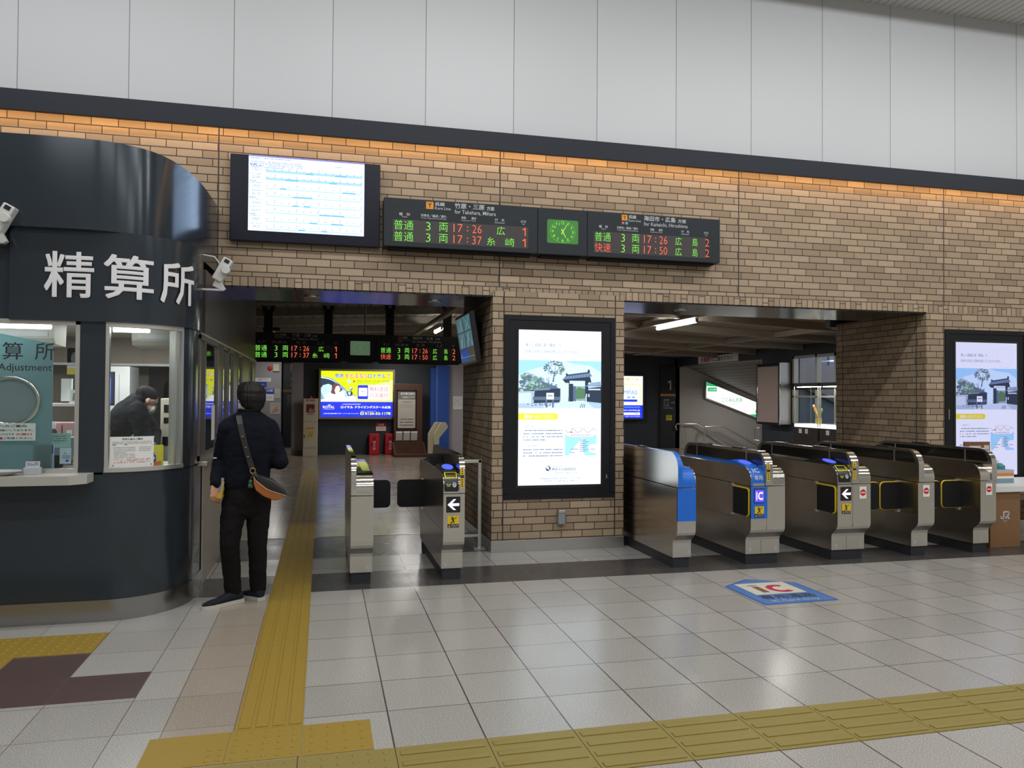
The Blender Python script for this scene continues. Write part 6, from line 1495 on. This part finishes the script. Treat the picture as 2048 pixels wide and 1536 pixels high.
# shoes
def shoe(heel, toe):
    heel, toe = Vector(heel), Vector(toe); d = (toe - heel); Ls = d.length; d.normalize(); n = Vector((-d.y, d.x, 0))
    out = []
    prof = [(0, .030), (.03, .040), (.10, .036), (.45, .038), (.68, .048), (.86, .044), (.96, .026), (1.0, .008)]
    A = [heel + d * Ls * a + n * w for a, w in prof] + [heel + d * Ls * a - n * w for a, w in reversed(prof)]
    q = MB(); q.prism([(p.x, p.y) for p in A], 2, .001, .028, SOLE); so = q
    q = MB()
    secs = []
    for a, w, zt in ((.02, .028, .085), (.10, .038, .098), (.26, .038, .104), (.42, .040, .088), (.60, .044, .066), (.78, .045, .056), (.92, .030, .046), (.985, .012, .036)):
        c = heel + d * Ls * a; secs.append(((c.x, c.y, (.024 + zt) / 2), n * w, Vector((0, 0, (zt - .024) / 2))))
    torso(q, secs, SHOE, 16)
    u = fuse(q, 'shoe', SHOE, per, .004, 5); s_ = so.build('shoe_sole', u)
shoe(V(-.585, 6.305, 0), V(-.855, 6.105, 0)); shoe(V(-.438, 6.285, 0), V(-.605, 6.455, 0))
# hair, mask, glasses
mb = MB()
headball(H(0, -.012, .035), .101, .116, .088, HAIR); headball(H(0, -.034, -.005), .100, .096, .098, HAIR); headball(H(0, -.05, -.045), .086, .070, .068, HAIR); headball(H(0, -.062, -.078), .058, .045, .045, HAIR)
for s in (-1, 1): headball(H(s * .078, .010, .015), .022, .030, .045, HAIR)
headball(H(0, .05, .085), .07, .05, .035, HAIR)
fuse(mb, 'hair', HAIR, per, .0045, 6, .0045, 22, HC)
mb = MB(); headball(H(0, .078, -.07), .056, .036, .052, MASKW); headball(H(0, .05, -.08), .068, .03, .035, MASKW); fm = fuse(mb, 'face_mask', MASKW, per, .005, 4)
mb = MB()
for s in (-1, 1): mb.tube([H(s * .055, .06, -.05), H(s * .078, .02, -.03), H(s * .083, -.01, -.015)], .002, MASKW, 6); mb.tube([H(s * .060, .05, -.10), H(s * .076, .01, -.06), H(s * .083, -.01, -.03)], .002, MASKW, 6)
mb.build('ear_loop', fm)
# wallet in the left hand
t = thing('wallet', 'grey and yellow wallet held in the hand of the standing person', 'wallet', (-.752, 6.10, .825))
mb = MB(); mb.box(.0, .012, -.03, .055, 0, .13, mat('wallet_yellow', srgb(190, 150, 40), .5), .003); mb.build('cover', t, xf=Matrix.Rotation(math.radians(62), 4, 'Z') @ Matrix.Rotation(math.radians(14), 4, 'Y'))
mb = MB(); mb.box(-.003, .009, -.025, .05, .05, .155, mat('wallet_grey', srgb(140, 142, 146), .5), .002); mb.build('paper_insert', t, xf=Matrix.Rotation(math.radians(62), 4, 'Z') @ Matrix.Rotation(math.radians(14), 4, 'Y'))
# shoulder bag
t = thing('shoulder_bag', 'black and tan leather bag slung across the back of the person', 'bag', (-.40, 6.09, .95))
BO = Vector((-.40, 6.09, .95))
def B(x, y, z): return (x - BO.x, y - BO.y, z - BO.z)
# strap ribbon over the back
sp = [(-.625, 6.20, 1.445), (-.612, 6.125, 1.44), (-.598, 6.098, 1.38), (-.575, 6.083, 1.28), (-.548, 6.080, 1.18), (-.525, 6.085, 1.10), (-.507, 6.085, 1.045)]
def ribbon(pts, w, th, m, name, parent):
    q = MB(); k = q.mi(m); rows = []
    for i, p in enumerate(pts):
        p = Vector(p); d = (Vector(pts[min(i + 1, len(pts) - 1)]) - Vector(pts[max(i - 1, 0)])).normalized(); out = Vector((0, -1, .15)) if i > 1 else Vector((0, -.4, 1)); s = d.cross(out).normalized(); o = s.cross(d).normalized()
        rows.append([q.bm.verts.new(p + s * a * w / 2 + o * b * th / 2 - BO) for a, b in ((-1, -1), (1, -1), (1, 1), (-1, 1))])
    for A, C in zip(rows, rows[1:]):
        for j in range(4): q.bm.faces.new((A[j], A[(j + 1) % 4], C[(j + 1) % 4], C[j])).material_index = k
    q.bm.faces.new(rows[0]).material_index = k; q.bm.faces.new(rows[-1][::-1]).material_index = k
    return q.build(name, parent)
st_ = ribbon(sp, .040, .006, LEATHER, 'strap', t)
for x, y, z in ((-.578, 6.075, 1.285), (-.556, 6.073, 1.205), (-.538, 6.073, 1.135)): mb = MB(); ball(mb, B(x, y, z), .006, BRASS, 8); mb.build('stud', st_)
mb = MB(); mb.tube([tuple(Vector(B(-.503, 6.078, 1.03)) + Vector((.019 * math.cos(a * PI / 8), 0, .019 * math.sin(a * PI / 8)))) for a in range(16)], .0035, BRASS, 8, closed=True); mb.build('strap_ring', t)
ribbon([(-.500, 6.078, 1.015), (-.485, 6.075, .985), (-.468, 6.072, .955)], .045, .012, LEATHER, 'strap_end', t)
# bag body: a soft wedge, black above, tan below
def bagbody(name, outline_pts, y0, y1, m):
    q = MB(); q.prism([(x - BO.x, z - BO.z) for x, z in outline_pts], 1, y0 - BO.y, y1 - BO.y, m)
    es = [e for e in q.bm.edges if len(e.link_faces) == 2]
    bmesh.ops.bevel(q.bm, geom=es, offset=.012, segments=3, affect='EDGES', profile=.5, clamp_overlap=True)
    return q.build(name, t, smooth=True)
bagbody('bag_body', [(-.495, 1.01), (-.455, .995), (-.36, .965), (-.285, .905), (-.255, .845), (-.275, .84), (-.40, .895), (-.475, .965)], 6.035, 6.125, LEATHER)
o = bagbody('bag_base', [(-.495, 1.0), (-.475, .955), (-.40, .893), (-.265, .842), (-.30, .815), (-.345, .808), (-.42, .84), (-.475, .885), (-.492, .93)], 6.03, 6.12, TAN); o['label'] = 'tan leather base panel'
mb = MB(); mb.tube([B(-.492, 6.03, .985), B(-.47, 6.027, .95), B(-.40, 6.027, .893), B(-.262, 6.03, .842)], .004, mat('piping_cream', srgb(150, 140, 120), .5), 6); mb.build('piping', t)
mb = MB(); mb.tube([B(-.503, 6.075, 1.01), B(-.515, 6.07, .97)], .002, BRASS, 6); ball(mb, B(-.515, 6.068, .945), (.016, .012, .022), mat('charm_green', srgb(50, 84, 66), .4), 10); ball(mb, B(-.522, 6.066, .918), (.014, .011, .018), mat('charm_green', srgb(50, 84, 66), .4), 10); ball(mb, B(-.508, 6.066, .915), (.012, .01, .016), mat('charm_green', srgb(50, 84, 66), .4), 10); mb.build('key_charm', t)

# clerk bending over a desk inside the booth
PO = Vector((-1.62, 7.0, 0))
clk = thing('person', 'clerk in dark jacket and white mask bending over behind the curved booth glass', 'person', (-1.62 * 1.064, 7.45, 0))
HF = Vector((.80, .42, -.42)).normalized(); HR = Vector((.46, -.89, 0)).normalized(); S = mat('clerk_skin', srgb(222, 178, 158), .55); HC = Vector(V(-1.415, 6.98, 1.545))
HUP = HR.cross(HF).normalized()
def H(r, f, z): return tuple(HC + HR * r + HF * f + HUP * z)
def headball(c, rr, rf, rz_, mm=None):
    n0 = len(mb.bm.verts); ball(mb, (0, 0, 0), (rr, rf, rz_), mm or S, 18); mb.bm.verts.ensure_lookup_table()
    M = Matrix(((HR.x, HF.x, HUP.x, 0), (HR.y, HF.y, HUP.y, 0), (HR.z, HF.z, HUP.z, 0), (0, 0, 0, 1)))
    for v in mb.bm.verts[n0:]: v.co = (M @ v.co) + Vector(c)
mb = MB()
headball(H(0, 0, .02), .072, .088, .09); headball(H(0, .03, -.055), .052, .058, .056); headball(H(0, .093, -.02), .011, .015, .018)
for s in (-1, 1): headball(H(s * .075, -.01, -.01), .009, .018, .028); headball(H(s * .03, .078, .014), .013, .009, .009)
limb(mb, [H(0, -.02, -.06), V(-1.52, 7.02, 1.53), V(-1.56, 7.04, 1.48)], (.05, .052, .06), S)
DN = Vector((-.80, .12, -.45)).normalized()
torso(mb, [(V(-1.95, 7.12, 1.0), (0, .12, 0), (.05, 0, .07)), (V(-1.78, 7.09, 1.33), (0, .14, 0), (.04, 0, .08)), (V(-1.55, 7.04, 1.47), (0, .15, 0), (.05, 0, .07))], S)
CL_S, CL_E, CL_W = V(-1.47, 6.88, 1.45), V(-1.40, 6.84, 1.20), V(-1.40, 6.74, 1.06); CR_S, CR_E, CR_W = V(-1.52, 7.20, 1.44), V(-1.40, 7.24, 1.22), V(-1.36, 7.02, 1.09)
limb(mb, [CL_S, CL_E, CL_W], (.045, .038, .027), S); limb(mb, [CR_S, CR_E, CR_W], (.045, .038, .027), S)
hand(mb, CL_W, (.3, -.6, -.3), (0, .3, 1), (.7, .5, -.4), (20, 25, 20)); hand(mb, CR_W, (.3, -.7, -.25), (-.5, 0, .8), (.2, .2, -.9), (20, 25, 20))
for hp, kn, an in ((V(-1.98, 7.05, .92), V(-1.94, 7.05, .48), V(-1.98, 7.10, .07)), (V(-1.98, 7.25, .92), V(-1.94, 7.25, .48), V(-1.98, 7.28, .07))): limb(mb, [hp, kn, an], (.08, .055, .04), S)
limb(mb, [V(-1.98, 7.05, .05), V(-1.80, 7.05, .035)], (.04, .035), S); limb(mb, [V(-1.98, 7.27, .05), V(-1.80, 7.27, .035)], (.04, .035), S)
fuse(mb, 'body', S, clk, .006, 4)
JK = mat('clerk_jacket', srgb(24, 26, 33), .9, spec=.15, noise=.1, nscale=60)
mb = MB()
torso(mb, [(V(-1.98, 7.13, .86), (0, .17, 0), (.14, 0, .05)), (V(-1.92, 7.12, 1.10), (0, .18, 0), (.17, 0, .14)), (V(-1.82, 7.09, 1.26), (0, .20, 0), (.16, 0, .25)), (V(-1.68, 7.07, 1.33), (0, .21, 0), (.12, 0, .275)), (V(-1.57, 7.045, 1.38), (0, .21, 0), (.08, 0, .245)), (V(-1.49, 7.03, 1.42), (0, .17, 0), (.06, 0, .18)), (V(-1.455, 7.02, 1.50), (0, .075, 0), (.045, 0, .06))], JK)
limb(mb, [CL_S, CL_E, tuple(Vector(CL_E).lerp(Vector(CL_W), .9))], (.085, .072, .05), JK); limb(mb, [CR_S, CR_E, tuple(Vector(CR_E).lerp(Vector(CR_W), .9))], (.085, .07, .05), JK)
fuse(mb, 'jacket', JK, clk, .009, 8, .010, 8)
mb = MB(); mb.tube([tuple(HC + HUP * -.095 + HF * -.02 + HR * (.062 * math.cos(a * PI / 8)) + HF * (.066 * math.sin(a * PI / 8))) for a in range(16)], .014, WHITE, 8, closed=True); o = mb.build('shirt_collar', clk); o['label'] = 'white shirt collar'
mb = MB()
for hp, kn, an in ((V(-1.98, 7.05, .90), V(-1.94, 7.05, .48), V(-1.98, 7.10, .10)), (V(-1.98, 7.25, .90), V(-1.94, 7.25, .48), V(-1.98, 7.28, .10))): limb(mb, [hp, kn, an], (.10, .078, .066), JK)
fuse(mb, 'trousers', JK, clk, .012, 5)
mb = MB(); headball(H(0, -.02, .045), .085, .098, .075, HAIR); headball(H(0, -.05, -.01), .075, .055, .07, HAIR); fuse(mb, 'hair', mat('clerk_hair', srgb(16, 16, 20), .8, spec=.2), clk, .006, 3, .004, 22, HC)
mb = MB(); headball(H(0, .068, -.06), .052, .036, .048, MASKW); fuse(mb, 'face_mask', MASKW, clk, .006, 3)

# phrases that the repeats share
for stem_, phrase in (('ticket_gate', 'ticket gates of the gate line'), ('poster_screen', 'upright poster screens on the brick wall'), ('departure_board', 'departure boards'), ('display_case', 'lit display cases by the window'),
                      ('security_camera', 'security cameras on the booth'), ('lamp_rail', 'lamp rails under the passage roof'), ('spot_lamp', 'small round lamps under the passage roof'), ('conduit_pipe', 'conduits under the passage roof'), ('stand_card', 'cards on the booth counter'),
                      ('paper_tray', 'pink paper trays in the booth'), ('strip_lamp', 'strip lamps in the booth'), ('air_conditioner', 'ceiling units in the booth'), ('downlight', 'downlights in the soffits'), ('plinth_card', 'cards on the dark plinths'),
                      ('tactile_warning_tile', 'yellow tiles at the foot of the guide line'), ('advert_lightbox', 'light boxes on the far wall'), ('handrail', 'stair handrails'), ('platform_sign', 'platform number panels'), ('service_notice', 'notices on the grey service wall')):
    for o in list(scene.objects):
        if o.parent is None and o.name.split('.')[0] == stem_ and 'category' in o: o['group'] = phrase
